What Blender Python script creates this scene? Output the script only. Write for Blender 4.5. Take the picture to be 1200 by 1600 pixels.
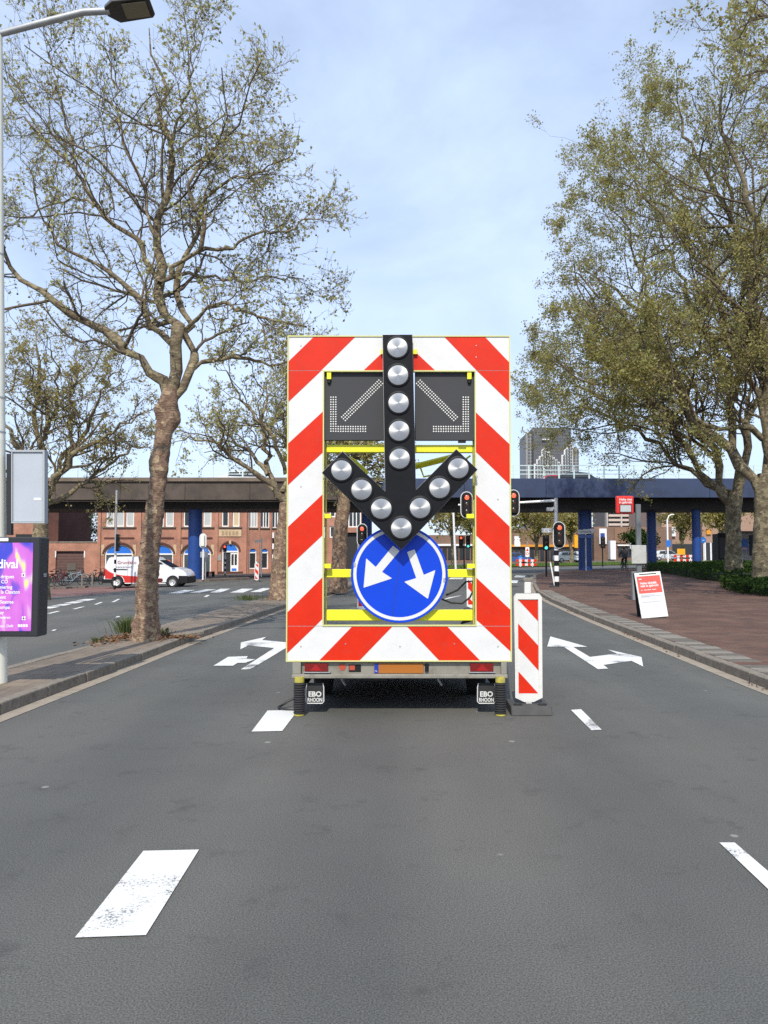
import bpy, bmesh, math, random
import numpy as np
from mathutils import Vector, Matrix

random.seed(7)
for _o in list(bpy.data.objects):
    bpy.data.objects.remove(_o)
S = bpy.context.scene
C = S.collection
R = math.radians

# ------------------------------------------------------------------ camera
EYE, FPX, CXP, HZ = 1.65, 1200.0, 624.0, 866.0
PITCH = math.atan((HZ - 800.0) / FPX)
cam = bpy.data.cameras.new('camera')
cam.lens = 27.0
cam.sensor_width = 36.0
cam.shift_x = -24.0 / 1600.0
cam.clip_start = 0.05
cam.clip_end = 3000.0
cam_o = bpy.data.objects.new('camera', cam)
C.objects.link(cam_o)
cam_o.location = (0, 0, EYE)
cam_o.rotation_euler = (math.pi / 2 + PITCH, 0, 0)
S.camera = cam_o

# ------------------------------------------------------------------ sky and sun
SUN_EL, SUN_AZ = R(46), R(180 + 7)          # azimuth clockwise from +Y: behind the viewer, a little left
w = bpy.data.worlds.new('World')
S.world = w
w.use_nodes = True
nt = w.node_tree
nt.nodes.clear()
wo = nt.nodes.new('ShaderNodeOutputWorld')
bg = nt.nodes.new('ShaderNodeBackground')
bg.inputs['Strength'].default_value = 0.15
sky = nt.nodes.new('ShaderNodeTexSky')
sky.sky_type = 'NISHITA'
sky.sun_disc = False
sky.sun_elevation = SUN_EL
sky.sun_rotation = SUN_AZ
sky.air_density = 1.0
sky.dust_density = 1.0
sky.ozone_density = 1.2
tc = nt.nodes.new('ShaderNodeTexCoord')
mp = nt.nodes.new('ShaderNodeMapping')
mp.inputs['Scale'].default_value = (1.0, 1.0, 1.7)
mp.inputs['Rotation'].default_value = (0.25, 0.5, 0.3)
nz = nt.nodes.new('ShaderNodeTexNoise')
nz.inputs['Scale'].default_value = 2.3
nz.inputs['Detail'].default_value = 9.0
nz.inputs['Roughness'].default_value = 0.58
nz.inputs['Distortion'].default_value = 0.35
rp = nt.nodes.new('ShaderNodeValToRGB')
rp.color_ramp.elements[0].position = 0.30
rp.color_ramp.elements[0].color = (0.40, 0.40, 0.40, 1)
rp.color_ramp.elements[1].position = 0.80
rp.color_ramp.elements[1].color = (0.88, 0.88, 0.88, 1)
mx = nt.nodes.new('ShaderNodeMixRGB')
mx.inputs[2].default_value = (6.9, 8.4, 11.3, 1)      # thin high cloud, lit by the sun
nt.links.new(tc.outputs['Generated'], mp.inputs['Vector'])
nt.links.new(mp.outputs['Vector'], nz.inputs['Vector'])
nt.links.new(nz.outputs['Fac'], rp.inputs['Fac'])
nt.links.new(rp.outputs['Color'], mx.inputs['Fac'])
nt.links.new(sky.outputs['Color'], mx.inputs[1])
nt.links.new(mx.outputs['Color'], bg.inputs['Color'])
nt.links.new(bg.outputs['Background'], wo.inputs['Surface'])

sun = bpy.data.lights.new('sun', 'SUN')
sun.energy = 4.8
sun.angle = R(0.53)
sun.color = (1.0, 0.935, 0.83)
sun_o = bpy.data.objects.new('sun', sun)
C.objects.link(sun_o)
SUNV = Vector((math.sin(SUN_AZ) * math.cos(SUN_EL), math.cos(SUN_AZ) * math.cos(SUN_EL), math.sin(SUN_EL)))
sun_o.rotation_euler = (-SUNV).to_track_quat('-Z', 'Y').to_euler()
sun_o.location = (-20, -30, 60)

S.view_settings.view_transform = 'Standard'
S.view_settings.look = 'None'
S.view_settings.gamma = 1.0
S.view_settings.use_curve_mapping = False
S.view_settings.exposure = -0.12
S.render.engine = 'CYCLES'
S.cycles.use_denoising = False
S.cycles.max_bounces = 6
S.cycles.diffuse_bounces = 3
S.cycles.glossy_bounces = 3
S.cycles.transmission_bounces = 4
S.cycles.transparent_max_bounces = 8

# ------------------------------------------------------------------ surveying: drawing units of the photograph -> metres
def at(px, py, Y):
    u, v = (px - CXP) / FPX, (800.0 - py) / FPX
    dy, dz = math.cos(PITCH) - v * math.sin(PITCH), math.sin(PITCH) + v * math.cos(PITCH)
    t = Y / dy
    return Vector((u * t, Y, EYE + dz * t))

def sm(t):
    t = min(1.0, max(0.0, t))
    return t * t * (3 - 2 * t)

def gz(x, y):                                   # the ground: flat by the viewer, a slight crossfall by the junction
    return 0.021 * max(-32.0, min(32.0, x)) * sm((y - 16.0) / 32.0)

def gnd(px, py, dz=0.0):
    u, v = (px - CXP) / FPX, (800.0 - py) / FPX
    dy, dz_ = math.cos(PITCH) - v * math.sin(PITCH), math.sin(PITCH) + v * math.cos(PITCH)
    z = dz
    for _ in range(40):
        t = (z - EYE) / dz_
        z = 0.5 * z + 0.5 * (gz(u * t, dy * t) + dz)
    return Vector((u * t, dy * t, z))

# ------------------------------------------------------------------ materials
MATS = {}
def mat(name, col, rough=0.6, metal=0.0, var=0.0, vscale=3.0, bump=0.0, bscale=40.0, spec=0.5, dirt=None, dirt_amt=0.0, dirt_scale=2.0, emit=None, estr=0.0, coat=0.0):
    if name in MATS:
        return MATS[name]
    m = bpy.data.materials.new(name)
    m.use_nodes = True
    n = m.node_tree
    b = n.nodes['Principled BSDF']
    b.inputs['Base Color'].default_value = (*col, 1)
    b.inputs['Roughness'].default_value = rough
    b.inputs['Metallic'].default_value = metal
    b.inputs['Specular IOR Level'].default_value = spec
    if coat:
        b.inputs['Coat Weight'].default_value = coat
        b.inputs['Coat Roughness'].default_value = 0.08
    t = n.nodes.new('ShaderNodeTexCoord')
    last = None
    if var > 0:
        z = n.nodes.new('ShaderNodeTexNoise')
        z.inputs['Scale'].default_value = vscale
        z.inputs['Detail'].default_value = 6
        z.inputs['Roughness'].default_value = 0.65
        n.links.new(t.outputs['Object'], z.inputs['Vector'])
        r = n.nodes.new('ShaderNodeValToRGB')
        r.color_ramp.elements[0].position = 0.3
        r.color_ramp.elements[1].position = 0.7
        r.color_ramp.elements[0].color = (*[max(0, c * (1 - var)) for c in col], 1)
        r.color_ramp.elements[1].color = (*[min(1, c * (1 + var)) for c in col], 1)
        n.links.new(z.outputs['Fac'], r.inputs['Fac'])
        last = r.outputs['Color']
    if dirt is not None:
        z = n.nodes.new('ShaderNodeTexNoise')
        z.inputs['Scale'].default_value = dirt_scale
        z.inputs['Detail'].default_value = 8
        z.inputs['Roughness'].default_value = 0.7
        n.links.new(t.outputs['Object'], z.inputs['Vector'])
        r = n.nodes.new('ShaderNodeValToRGB')
        r.color_ramp.elements[0].position = 0.52
        r.color_ramp.elements[1].position = 0.72
        r.color_ramp.elements[0].color = (0, 0, 0, 1)
        r.color_ramp.elements[1].color = (dirt_amt, dirt_amt, dirt_amt, 1)
        n.links.new(z.outputs['Fac'], r.inputs['Fac'])
        q = n.nodes.new('ShaderNodeMixRGB')
        q.inputs[1].default_value = (*col, 1)
        q.inputs[2].default_value = (*dirt, 1)
        if last is not None:
            n.links.new(last, q.inputs[1])
        n.links.new(r.outputs['Color'], q.inputs['Fac'])
        last = q.outputs['Color']
    if last is not None:
        n.links.new(last, b.inputs['Base Color'])
    if bump > 0:
        z = n.nodes.new('ShaderNodeTexNoise')
        z.inputs['Scale'].default_value = bscale
        z.inputs['Detail'].default_value = 5
        n.links.new(t.outputs['Object'], z.inputs['Vector'])
        bp = n.nodes.new('ShaderNodeBump')
        bp.inputs['Strength'].default_value = bump
        bp.inputs['Distance'].default_value = 0.02
        n.links.new(z.outputs['Fac'], bp.inputs['Height'])
        n.links.new(bp.outputs['Normal'], b.inputs['Normal'])
    if emit:
        b.inputs['Emission Color'].default_value = (*emit, 1)
        b.inputs['Emission Strength'].default_value = estr
    MATS[name] = m
    return m

def asphalt_mat(name, base, tint):
    m = bpy.data.materials.new(name); MATS[name] = m
    m.use_nodes = True
    n = m.node_tree; L = n.links
    b = n.nodes['Principled BSDF']
    b.inputs['Roughness'].default_value = 0.78
    b.inputs['Specular IOR Level'].default_value = 0.35
    t = n.nodes.new('ShaderNodeTexCoord')
    def noise(scale, det=4, rough=0.6, sc=(1, 1, 1)):
        mpp = n.nodes.new('ShaderNodeMapping'); mpp.inputs['Scale'].default_value = sc
        z = n.nodes.new('ShaderNodeTexNoise')
        z.inputs['Scale'].default_value = scale; z.inputs['Detail'].default_value = det; z.inputs['Roughness'].default_value = rough
        L.new(t.outputs['Object'], mpp.inputs['Vector']); L.new(mpp.outputs['Vector'], z.inputs['Vector'])
        return z.outputs['Fac']
    def ramp(f, p0, p1, c0, c1):
        r = n.nodes.new('ShaderNodeValToRGB')
        r.color_ramp.elements[0].position = p0; r.color_ramp.elements[1].position = p1
        r.color_ramp.elements[0].color = (*c0, 1); r.color_ramp.elements[1].color = (*c1, 1)
        L.new(f, r.inputs['Fac']); return r.outputs['Color']
    def mix(kind, a, bb, fac):
        q = n.nodes.new('ShaderNodeMixRGB'); q.blend_type = kind
        for i, v in ((1, a), (2, bb), (0, fac)):
            if isinstance(v, (int, float)): q.inputs[i].default_value = v
            elif isinstance(v, tuple): q.inputs[i].default_value = (*v, 1)
            else: L.new(v, q.inputs[i])
        return q.outputs['Color']
    big = ramp(noise(0.35, 5, 0.6), 0.3, 0.72, tuple(c * 0.82 for c in base), tuple(c * 1.15 for c in base))
    streak = ramp(noise(0.9, 4, 0.6, (1.0, 0.12, 1.0)), 0.35, 0.7, (0.90, 0.90, 0.90), (1.06, 1.05, 1.04))
    c = mix('MULTIPLY', big, streak, 1.0)
    c = mix('MIX', c, tint, ramp(noise(0.16, 3, 0.5), 0.45, 0.75, (0, 0, 0), (0.55, 0.55, 0.55)))
    grain = ramp(noise(125, 2, 0.7), 0.33, 0.68, (0.52, 0.52, 0.52), (1.55, 1.55, 1.55))
    c = mix('MULTIPLY', c, grain, 1.0)
    # pale chippings in the surface
    v = n.nodes.new('ShaderNodeTexVoronoi'); v.inputs['Scale'].default_value = 42; L.new(t.outputs['Object'], v.inputs['Vector'])
    spk = ramp(v.outputs['Distance'], 0.055, 0.12, (0.5, 0.5, 0.5), (0, 0, 0))
    c = mix('MIX', c, (0.24, 0.23, 0.21), mix('MULTIPLY', spk, ramp(noise(9, 2, 0.5), 0.48, 0.62, (0, 0, 0), (1, 1, 1)), 1.0))
    # wheel tracks: two paler bands per lane along the road
    wv = n.nodes.new('ShaderNodeTexWave'); wv.wave_type = 'BANDS'; wv.bands_direction = 'X'; wv.inputs['Scale'].default_value = 0.17; wv.inputs['Distortion'].default_value = 0.6; wv.inputs['Detail'].default_value = 2; wv.inputs['Phase Offset'].default_value = 1.2
    L.new(t.outputs['Object'], wv.inputs['Vector'])
    c = mix('MULTIPLY', c, ramp(wv.outputs['Fac'], 0.2, 0.8, (0.93, 0.93, 0.93), (1.07, 1.06, 1.04)), 1.0)
    # dark drips and stains
    st = ramp(noise(2.6, 7, 0.72), 0.57, 0.69, (0, 0, 0), (0.6, 0.6, 0.6))
    c = mix('MIX', c, tuple(x * 0.55 for x in base), st)
    # trodden gum and paint specks
    v2 = n.nodes.new('ShaderNodeTexVoronoi'); v2.inputs['Scale'].default_value = 1.35; L.new(t.outputs['Object'], v2.inputs['Vector'])
    gum = ramp(v2.outputs['Distance'], 0.028, 0.040, (0.5, 0.5, 0.5), (0, 0, 0))
    c = mix('MIX', c, (0.36, 0.36, 0.34), gum)
    L.new(c, b.inputs['Base Color'])
    bp = n.nodes.new('ShaderNodeBump'); bp.inputs['Strength'].default_value = 0.55; bp.inputs['Distance'].default_value = 0.006
    L.new(noise(110, 3, 0.7), bp.inputs['Height']); L.new(bp.outputs['Normal'], b.inputs['Normal'])
    return m

def paint_mat(name, base, scale=5.0, thresh=(0.56, 0.64)):       # worn road paint: the asphalt shows where it has gone
    m = bpy.data.materials.new(name); MATS[name] = m
    m.use_nodes = True
    n = m.node_tree; L = n.links
    b = n.nodes['Principled BSDF']; b.inputs['Roughness'].default_value = 0.7
    t = n.nodes.new('ShaderNodeTexCoord')
    z1 = n.nodes.new('ShaderNodeTexNoise'); z1.inputs['Scale'].default_value = 1.7; z1.inputs['Detail'].default_value = 3
    z2 = n.nodes.new('ShaderNodeTexNoise'); z2.inputs['Scale'].default_value = 70; z2.inputs['Detail'].default_value = 4; z2.inputs['Roughness'].default_value = 0.75
    for z in (z1, z2): L.new(t.outputs['Object'], z.inputs['Vector'])
    ad = n.nodes.new('ShaderNodeMath'); ad.operation = 'MULTIPLY_ADD'; ad.inputs[1].default_value = 0.62
    L.new(z1.outputs['Fac'], ad.inputs[0])
    m2 = n.nodes.new('ShaderNodeMath'); m2.operation = 'MULTIPLY'; m2.inputs[1].default_value = 0.42
    L.new(z2.outputs['Fac'], m2.inputs[0]); L.new(m2.outputs[0], ad.inputs[2])
    r = n.nodes.new('ShaderNodeValToRGB')
    r.color_ramp.elements[0].position = thresh[0]; r.color_ramp.elements[1].position = thresh[1]
    r.color_ramp.elements[0].color = (*base, 1); r.color_ramp.elements[1].color = (0.11, 0.11, 0.105, 1)
    L.new(ad.outputs[0], r.inputs['Fac']); L.new(r.outputs['Color'], b.inputs['Base Color'])
    return m

def brick_mat(name, c1, c2, mortar, scale, rot=(0, 0, 0), mixcol=None, mscale=0.6, bw=0.5, rh=0.25, mort=0.02, bump=0.3):
    m = bpy.data.materials.new(name); MATS[name] = m
    m.use_nodes = True
    n = m.node_tree; L = n.links
    b = n.nodes['Principled BSDF']; b.inputs['Roughness'].default_value = 0.85; b.inputs['Specular IOR Level'].default_value = 0.25
    t = n.nodes.new('ShaderNodeTexCoord'); mpp = n.nodes.new('ShaderNodeMapping'); mpp.inputs['Rotation'].default_value = rot
    L.new(t.outputs['Object'], mpp.inputs['Vector'])
    k = n.nodes.new('ShaderNodeTexBrick')
    k.inputs['Color1'].default_value = (*c1, 1); k.inputs['Color2'].default_value = (*c2, 1); k.inputs['Mortar'].default_value = (*mortar, 1)
    k.inputs['Scale'].default_value = scale; k.inputs['Brick Width'].default_value = bw; k.inputs['Row Height'].default_value = rh
    k.inputs['Mortar Size'].default_value = mort
    L.new(mpp.outputs['Vector'], k.inputs['Vector'])
    out = k.outputs['Color']
    z = n.nodes.new('ShaderNodeTexNoise'); z.inputs['Scale'].default_value = mscale; z.inputs['Detail'].default_value = 6; z.inputs['Roughness'].default_value = 0.7
    L.new(t.outputs['Object'], z.inputs['Vector'])
    r = n.nodes.new('ShaderNodeValToRGB'); r.color_ramp.elements[0].position = 0.35; r.color_ramp.elements[1].position = 0.7
    r.color_ramp.elements[0].color = (0.66, 0.66, 0.68, 1); r.color_ramp.elements[1].color = (1.25, 1.2, 1.15, 1)
    L.new(z.outputs['Fac'], r.inputs['Fac'])
    q = n.nodes.new('ShaderNodeMixRGB'); q.blend_type = 'MULTIPLY'; q.inputs[0].default_value = 0.9
    L.new(out, q.inputs[1]); L.new(r.outputs['Color'], q.inputs[2])
    out = q.outputs['Color']
    if mixcol:
        z2 = n.nodes.new('ShaderNodeTexNoise'); z2.inputs['Scale'].default_value = mscale * 4; z2.inputs['Detail'].default_value = 4
        L.new(t.outputs['Object'], z2.inputs['Vector'])
        r2 = n.nodes.new('ShaderNodeValToRGB'); r2.color_ramp.elements[0].position = 0.5; r2.color_ramp.elements[1].position = 0.75
        r2.color_ramp.elements[0].color = (0, 0, 0, 1); r2.color_ramp.elements[1].color = (0.6, 0.6, 0.6, 1)
        L.new(z2.outputs['Fac'], r2.inputs['Fac'])
        q2 = n.nodes.new('ShaderNodeMixRGB'); q2.inputs[2].default_value = (*mixcol, 1)
        L.new(r2.outputs['Color'], q2.inputs[0]); L.new(out, q2.inputs[1]); out = q2.outputs['Color']
    L.new(out, b.inputs['Base Color'])
    bp = n.nodes.new('ShaderNodeBump'); bp.inputs['Strength'].default_value = bump; bp.inputs['Distance'].default_value = 0.006
    L.new(k.outputs['Fac'], bp.inputs['Height']); bp.invert = True
    L.new(bp.outputs['Normal'], b.inputs['Normal'])
    return m

def bark_mat(name, dark, mid, pale, scale=3.0, patch=0.5):
    m = bpy.data.materials.new(name); MATS[name] = m
    m.use_nodes = True
    n = m.node_tree; L = n.links
    b = n.nodes['Principled BSDF']; b.inputs['Roughness'].default_value = 0.9; b.inputs['Specular IOR Level'].default_value = 0.2
    t = n.nodes.new('ShaderNodeTexCoord')
    z0 = n.nodes.new('ShaderNodeTexNoise'); z0.inputs['Scale'].default_value = 6 * scale / 3; z0.inputs['Detail'].default_value = 4
    L.new(t.outputs['Object'], z0.inputs['Vector'])
    mxv = n.nodes.new('ShaderNodeMixRGB'); mxv.inputs[0].default_value = 0.12
    L.new(t.outputs['Object'], mxv.inputs[1]); L.new(z0.outputs['Color'], mxv.inputs[2])
    v = n.nodes.new('ShaderNodeTexVoronoi'); v.inputs['Scale'].default_value = 5.5 * scale; v.feature = 'F1'
    L.new(mxv.outputs['Color'], v.inputs['Vector'])
    sep = n.nodes.new('ShaderNodeSeparateColor'); L.new(v.outputs['Color'], sep.inputs[0])
    r = n.nodes.new('ShaderNodeValToRGB'); e = r.color_ramp.elements
    e[0].position = 0.0; e[0].color = (*dark, 1); e[1].position = 1.0; e[1].color = (*pale, 1)
    k = r.color_ramp.elements.new(patch); k.color = (*mid, 1)
    L.new(sep.outputs[0], r.inputs['Fac'])
    z = n.nodes.new('ShaderNodeTexNoise'); z.inputs['Scale'].default_value = 9 * scale; z.inputs['Detail'].default_value = 6; z.inputs['Roughness'].default_value = 0.7
    mpz = n.nodes.new('ShaderNodeMapping'); mpz.inputs['Scale'].default_value = (0.7, 0.7, 1.9)
    L.new(t.outputs['Object'], mpz.inputs['Vector']); L.new(mpz.outputs['Vector'], z.inputs['Vector'])
    r2 = n.nodes.new('ShaderNodeValToRGB'); r2.color_ramp.elements[0].position = 0.33; r2.color_ramp.elements[1].position = 0.66
    r2.color_ramp.elements[0].color = (0.45, 0.43, 0.42, 1); r2.color_ramp.elements[1].color = (1.2, 1.2, 1.2, 1)
    L.new(z.outputs['Fac'], r2.inputs['Fac'])
    q = n.nodes.new('ShaderNodeMixRGB'); q.blend_type = 'MULTIPLY'; q.inputs[0].default_value = 1
    L.new(r.outputs['Color'], q.inputs[1]); L.new(r2.outputs['Color'], q.inputs[2]); L.new(q.outputs['Color'], b.inputs['Base Color'])
    bp = n.nodes.new('ShaderNodeBump'); bp.inputs['Strength'].default_value = 0.9; bp.inputs['Distance'].default_value = 0.03
    ad = n.nodes.new('ShaderNodeMath'); ad.operation = 'MULTIPLY_ADD'; ad.inputs[1].default_value = 0.6
    L.new(v.outputs['Distance'], ad.inputs[0]); L.new(z.outputs['Fac'], ad.inputs[2])
    L.new(ad.outputs[0], bp.inputs['Height']); L.new(bp.outputs['Normal'], b.inputs['Normal'])
    return m

def leaf_mat(name, cols, trans=0.4):            # cols: a list of leaf colours, one picked per leaf
    m = bpy.data.materials.new(name); MATS[name] = m
    m.use_nodes = True
    n = m.node_tree; L = n.links
    n.nodes.clear()
    o = n.nodes.new('ShaderNodeOutputMaterial')
    a = n.nodes.new('ShaderNodeAttribute'); a.attribute_name = 'shade'
    r = n.nodes.new('ShaderNodeValToRGB'); r.color_ramp.interpolation = 'LINEAR'
    e = r.color_ramp.elements
    e[0].position = 0.0; e[0].color = (*cols[0], 1); e[1].position = 1.0; e[1].color = (*cols[-1], 1)
    for i, c in enumerate(cols[1:-1]):
        k = e.new((i + 1) / (len(cols) - 1)); k.color = (*c, 1)
    L.new(a.outputs['Fac'], r.inputs['Fac'])
    d = n.nodes.new('ShaderNodeBsdfDiffuse'); tr = n.nodes.new('ShaderNodeBsdfTranslucent'); ms = n.nodes.new('ShaderNodeMixShader')
    ms.inputs[0].default_value = trans
    L.new(r.outputs['Color'], d.inputs['Color']); L.new(r.outputs['Color'], tr.inputs['Color'])
    L.new(d.outputs[0], ms.inputs[1]); L.new(tr.outputs[0], ms.inputs[2]); L.new(ms.outputs[0], o.inputs['Surface'])
    return m

# ------------------------------------------------------------------ mesh helpers
class MB:
    def __init__(s):
        s.v, s.f = [], []
    def add(s, vs, fs):
        o = len(s.v)
        s.v += [tuple(p) for p in vs]
        s.f += [tuple(i + o for i in f) for f in fs]
        return s
    def box(s, x0, x1, y0, y1, z0, z1):
        return s.add([(x0, y0, z0), (x1, y0, z0), (x1, y1, z0), (x0, y1, z0), (x0, y0, z1), (x1, y0, z1), (x1, y1, z1), (x0, y1, z1)],
                     [(0, 3, 2, 1), (4, 5, 6, 7), (0, 1, 5, 4), (1, 2, 6, 5), (2, 3, 7, 6), (3, 0, 4, 7)])
    def prism(s, poly, d):                       # poly: 3D points in a plane, d: extrusion vector
        n = len(poly); d = Vector(d)
        p = [Vector(q) for q in poly]
        nrm = Vector((0, 0, 0))
        for i in range(n): nrm += p[i].cross(p[(i + 1) % n])
        if nrm.dot(d) > 0: p = p[::-1]
        s.add(p + [q + d for q in p], [tuple(range(n)), tuple(range(2 * n - 1, n - 1, -1))] + [(i, i + n, (i + 1) % n + n, (i + 1) % n) for i in range(n)])
        return s
    def tube(s, pts, r, n=8, cap=True):
        pts = [Vector(p) for p in pts]; m = len(pts)
        rr = r if isinstance(r, (list, tuple)) else [r] * m
        t = (pts[1] - pts[0]).normalized()
        u = t.orthogonal().normalized()
        vs = []
        for i in range(m):
            tt = (pts[min(i + 1, m - 1)] - pts[max(i - 1, 0)]).normalized()
            u = (u - tt * u.dot(tt)).normalized()
            b = tt.cross(u)
            for k in range(n):
                a = 2 * math.pi * k / n
                vs.append(pts[i] + (u * math.cos(a) + b * math.sin(a)) * rr[i])
        fs = [(i * n + k, i * n + (k + 1) % n, (i + 1) * n + (k + 1) % n, (i + 1) * n + k) for i in range(m - 1) for k in range(n)]
        if cap: fs += [tuple(range(n - 1, -1, -1)), tuple(range((m - 1) * n, m * n))]
        return s.add(vs, fs)
    def lathe(s, prof, n=24, origin=(0, 0, 0), axis='Z', cap=True):   # prof: (radius, along) pairs
        vs = []
        for r_, h in prof:
            for k in range(n):
                a = 2 * math.pi * k / n
                c, q = math.cos(a) * r_, math.sin(a) * r_
                p = (c, q, h) if axis == 'Z' else ((c, h, q) if axis == 'Y' else (h, c, q))
                vs.append((p[0] + origin[0], p[1] + origin[1], p[2] + origin[2]))
        m = len(prof)
        fs = [(i * n + k, i * n + (k + 1) % n, (i + 1) * n + (k + 1) % n, (i + 1) * n + k) for i in range(m - 1) for k in range(n)]
        if cap and prof[0][0] > 1e-6: fs.append(tuple(range(n - 1, -1, -1)))
        if cap and prof[-1][0] > 1e-6: fs.append(tuple(range((m - 1) * n, m * n)))
        return s.add(vs, fs)
    def build(s, name, m, parent=None, bevel=0.0, seg=1, smooth=False, loc=None, rz=0.0):
        me = bpy.data.meshes.new(name)
        me.from_pydata(s.v, [], s.f)
        bm = bmesh.new(); bm.from_mesh(me)
        if bevel > 0:
            bm.edges.ensure_lookup_table()
            bmesh.ops.remove_doubles(bm, verts=bm.verts, dist=1e-5)
            ed = [e for e in bm.edges if len(e.link_faces) == 2 and e.calc_face_angle(0) > 0.5]
            bmesh.ops.bevel(bm, geom=ed, offset=bevel, segments=seg, profile=0.5, affect='EDGES', clamp_overlap=True)
        bmesh.ops.recalc_face_normals(bm, faces=bm.faces)
        bm.to_mesh(me); bm.free()
        if smooth:
            for p in me.polygons: p.use_smooth = True
            try: me.set_sharp_from_angle(angle=R(40))
            except Exception: pass
        me.materials.append(m)
        o = bpy.data.objects.new(name, me)
        C.objects.link(o)
        if parent is not None: o.parent = parent
        if loc is not None: o.location = loc
        if rz: o.rotation_euler[2] = rz
        return o

def thing(name, label, cat, loc=(0, 0, 0), rz=0.0, group=None):
    o = bpy.data.objects.new(name, None)
    C.objects.link(o)
    o.empty_display_size = 0.2
    o.location = loc; o.rotation_euler[2] = rz
    o['label'] = label; o['category'] = cat
    if group: o['group'] = group
    return o

def tag(o, label, cat, group=None):
    o['label'] = label; o['category'] = cat
    if group: o['group'] = group
    return o

def struct(o):
    o['kind'] = 'structure'
    return o

def copy_tree(o, parent=None, loc=None, rz=None, label=None):
    c = o.copy(); C.objects.link(c)
    if parent is not None: c.parent = parent
    if loc is not None: c.location = loc
    if rz is not None: c.rotation_euler[2] = rz
    if label: c['label'] = label
    for ch in list(o.children): copy_tree(ch, c)
    return c

def np_mesh(name, V, F, m, parent=None, shade=None, smooth=False):   # V (n,3), F (k,3|4)
    me = bpy.data.meshes.new(name)
    k, q = F.shape
    me.vertices.add(len(V)); me.vertices.foreach_set('co', np.ascontiguousarray(V, dtype=np.float32).ravel())
    me.loops.add(k * q); me.loops.foreach_set('vertex_index', np.ascontiguousarray(F, dtype=np.int32).ravel())
    me.polygons.add(k); me.polygons.foreach_set('loop_start', np.arange(0, k * q, q, dtype=np.int32))
    if smooth: me.polygons.foreach_set('use_smooth', np.ones(k, dtype=bool))
    me.update(calc_edges=True)
    if shade is not None:
        at_ = me.attributes.new('shade', 'FLOAT', 'FACE'); at_.data.foreach_set('value', np.ascontiguousarray(shade, dtype=np.float32))
    me.materials.append(m)
    o = bpy.data.objects.new(name, me); C.objects.link(o)
    if parent is not None: o.parent = parent
    return o

def lettering(name, body, size, m, parent, loc, rot=(math.pi / 2, 0, 0), align='LEFT', extrude=0.0015, bold=0.0, sx=1.0, shear=0.0):
    cu = bpy.data.curves.new(name, 'FONT')
    cu.body = body; cu.size = size; cu.align_x = align; cu.extrude = extrude; cu.offset = bold; cu.resolution_u = 3; cu.shear = shear
    tmp = bpy.data.objects.new(name, cu); C.objects.link(tmp)
    bpy.context.view_layer.update()
    me = bpy.data.meshes.new_from_object(tmp.evaluated_get(bpy.context.evaluated_depsgraph_get()))
    bpy.data.objects.remove(tmp)
    me.materials.clear(); me.materials.append(m)
    o = bpy.data.objects.new(name, me); C.objects.link(o)
    o.parent = parent; o.location = loc; o.rotation_euler = rot; o.scale = (sx, 1, 1)
    return o

def cut_wall(name, outer, holes, thick, m, parent=None, loc=(0, 0, 0), rz=0.0):   # outlines in (x, z); real openings through the wall
    cu = bpy.data.curves.new(name, 'CURVE'); cu.dimensions = '2D'; cu.fill_mode = 'BOTH'; cu.extrude = thick / 2
    for poly in [outer] + holes:
        sp = cu.splines.new('POLY'); sp.points.add(len(poly) - 1); sp.use_cyclic_u = True
        for i, (x, z) in enumerate(poly): sp.points[i].co = (x, z, 0, 1)
    tmp = bpy.data.objects.new(name, cu); C.objects.link(tmp)
    bpy.context.view_layer.update()
    me = bpy.data.meshes.new_from_object(tmp.evaluated_get(bpy.context.evaluated_depsgraph_get()))
    bpy.data.objects.remove(tmp)
    me.transform(Matrix.Translation((0, thick / 2, 0)) @ Matrix.Rotation(math.pi / 2, 4, 'X'))
    me.materials.clear(); me.materials.append(m)
    o = bpy.data.objects.new(name, me); C.objects.link(o)
    if parent is not None: o.parent = parent
    o.location = loc; o.rotation_euler[2] = rz
    return o

def arch(x0, x1, z0, zs, rise=None, n=10):      # outline of an arched opening: straight to zs, then a round head
    c, r_ = (x0 + x1) / 2, (x1 - x0) / 2
    h = r_ if rise is None else rise
    return [(x0, z0), (x1, z0)] + [(c + r_ * math.cos(a), zs + h * math.sin(a)) for a in [math.pi * i / n for i in range(n + 1)]]

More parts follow.
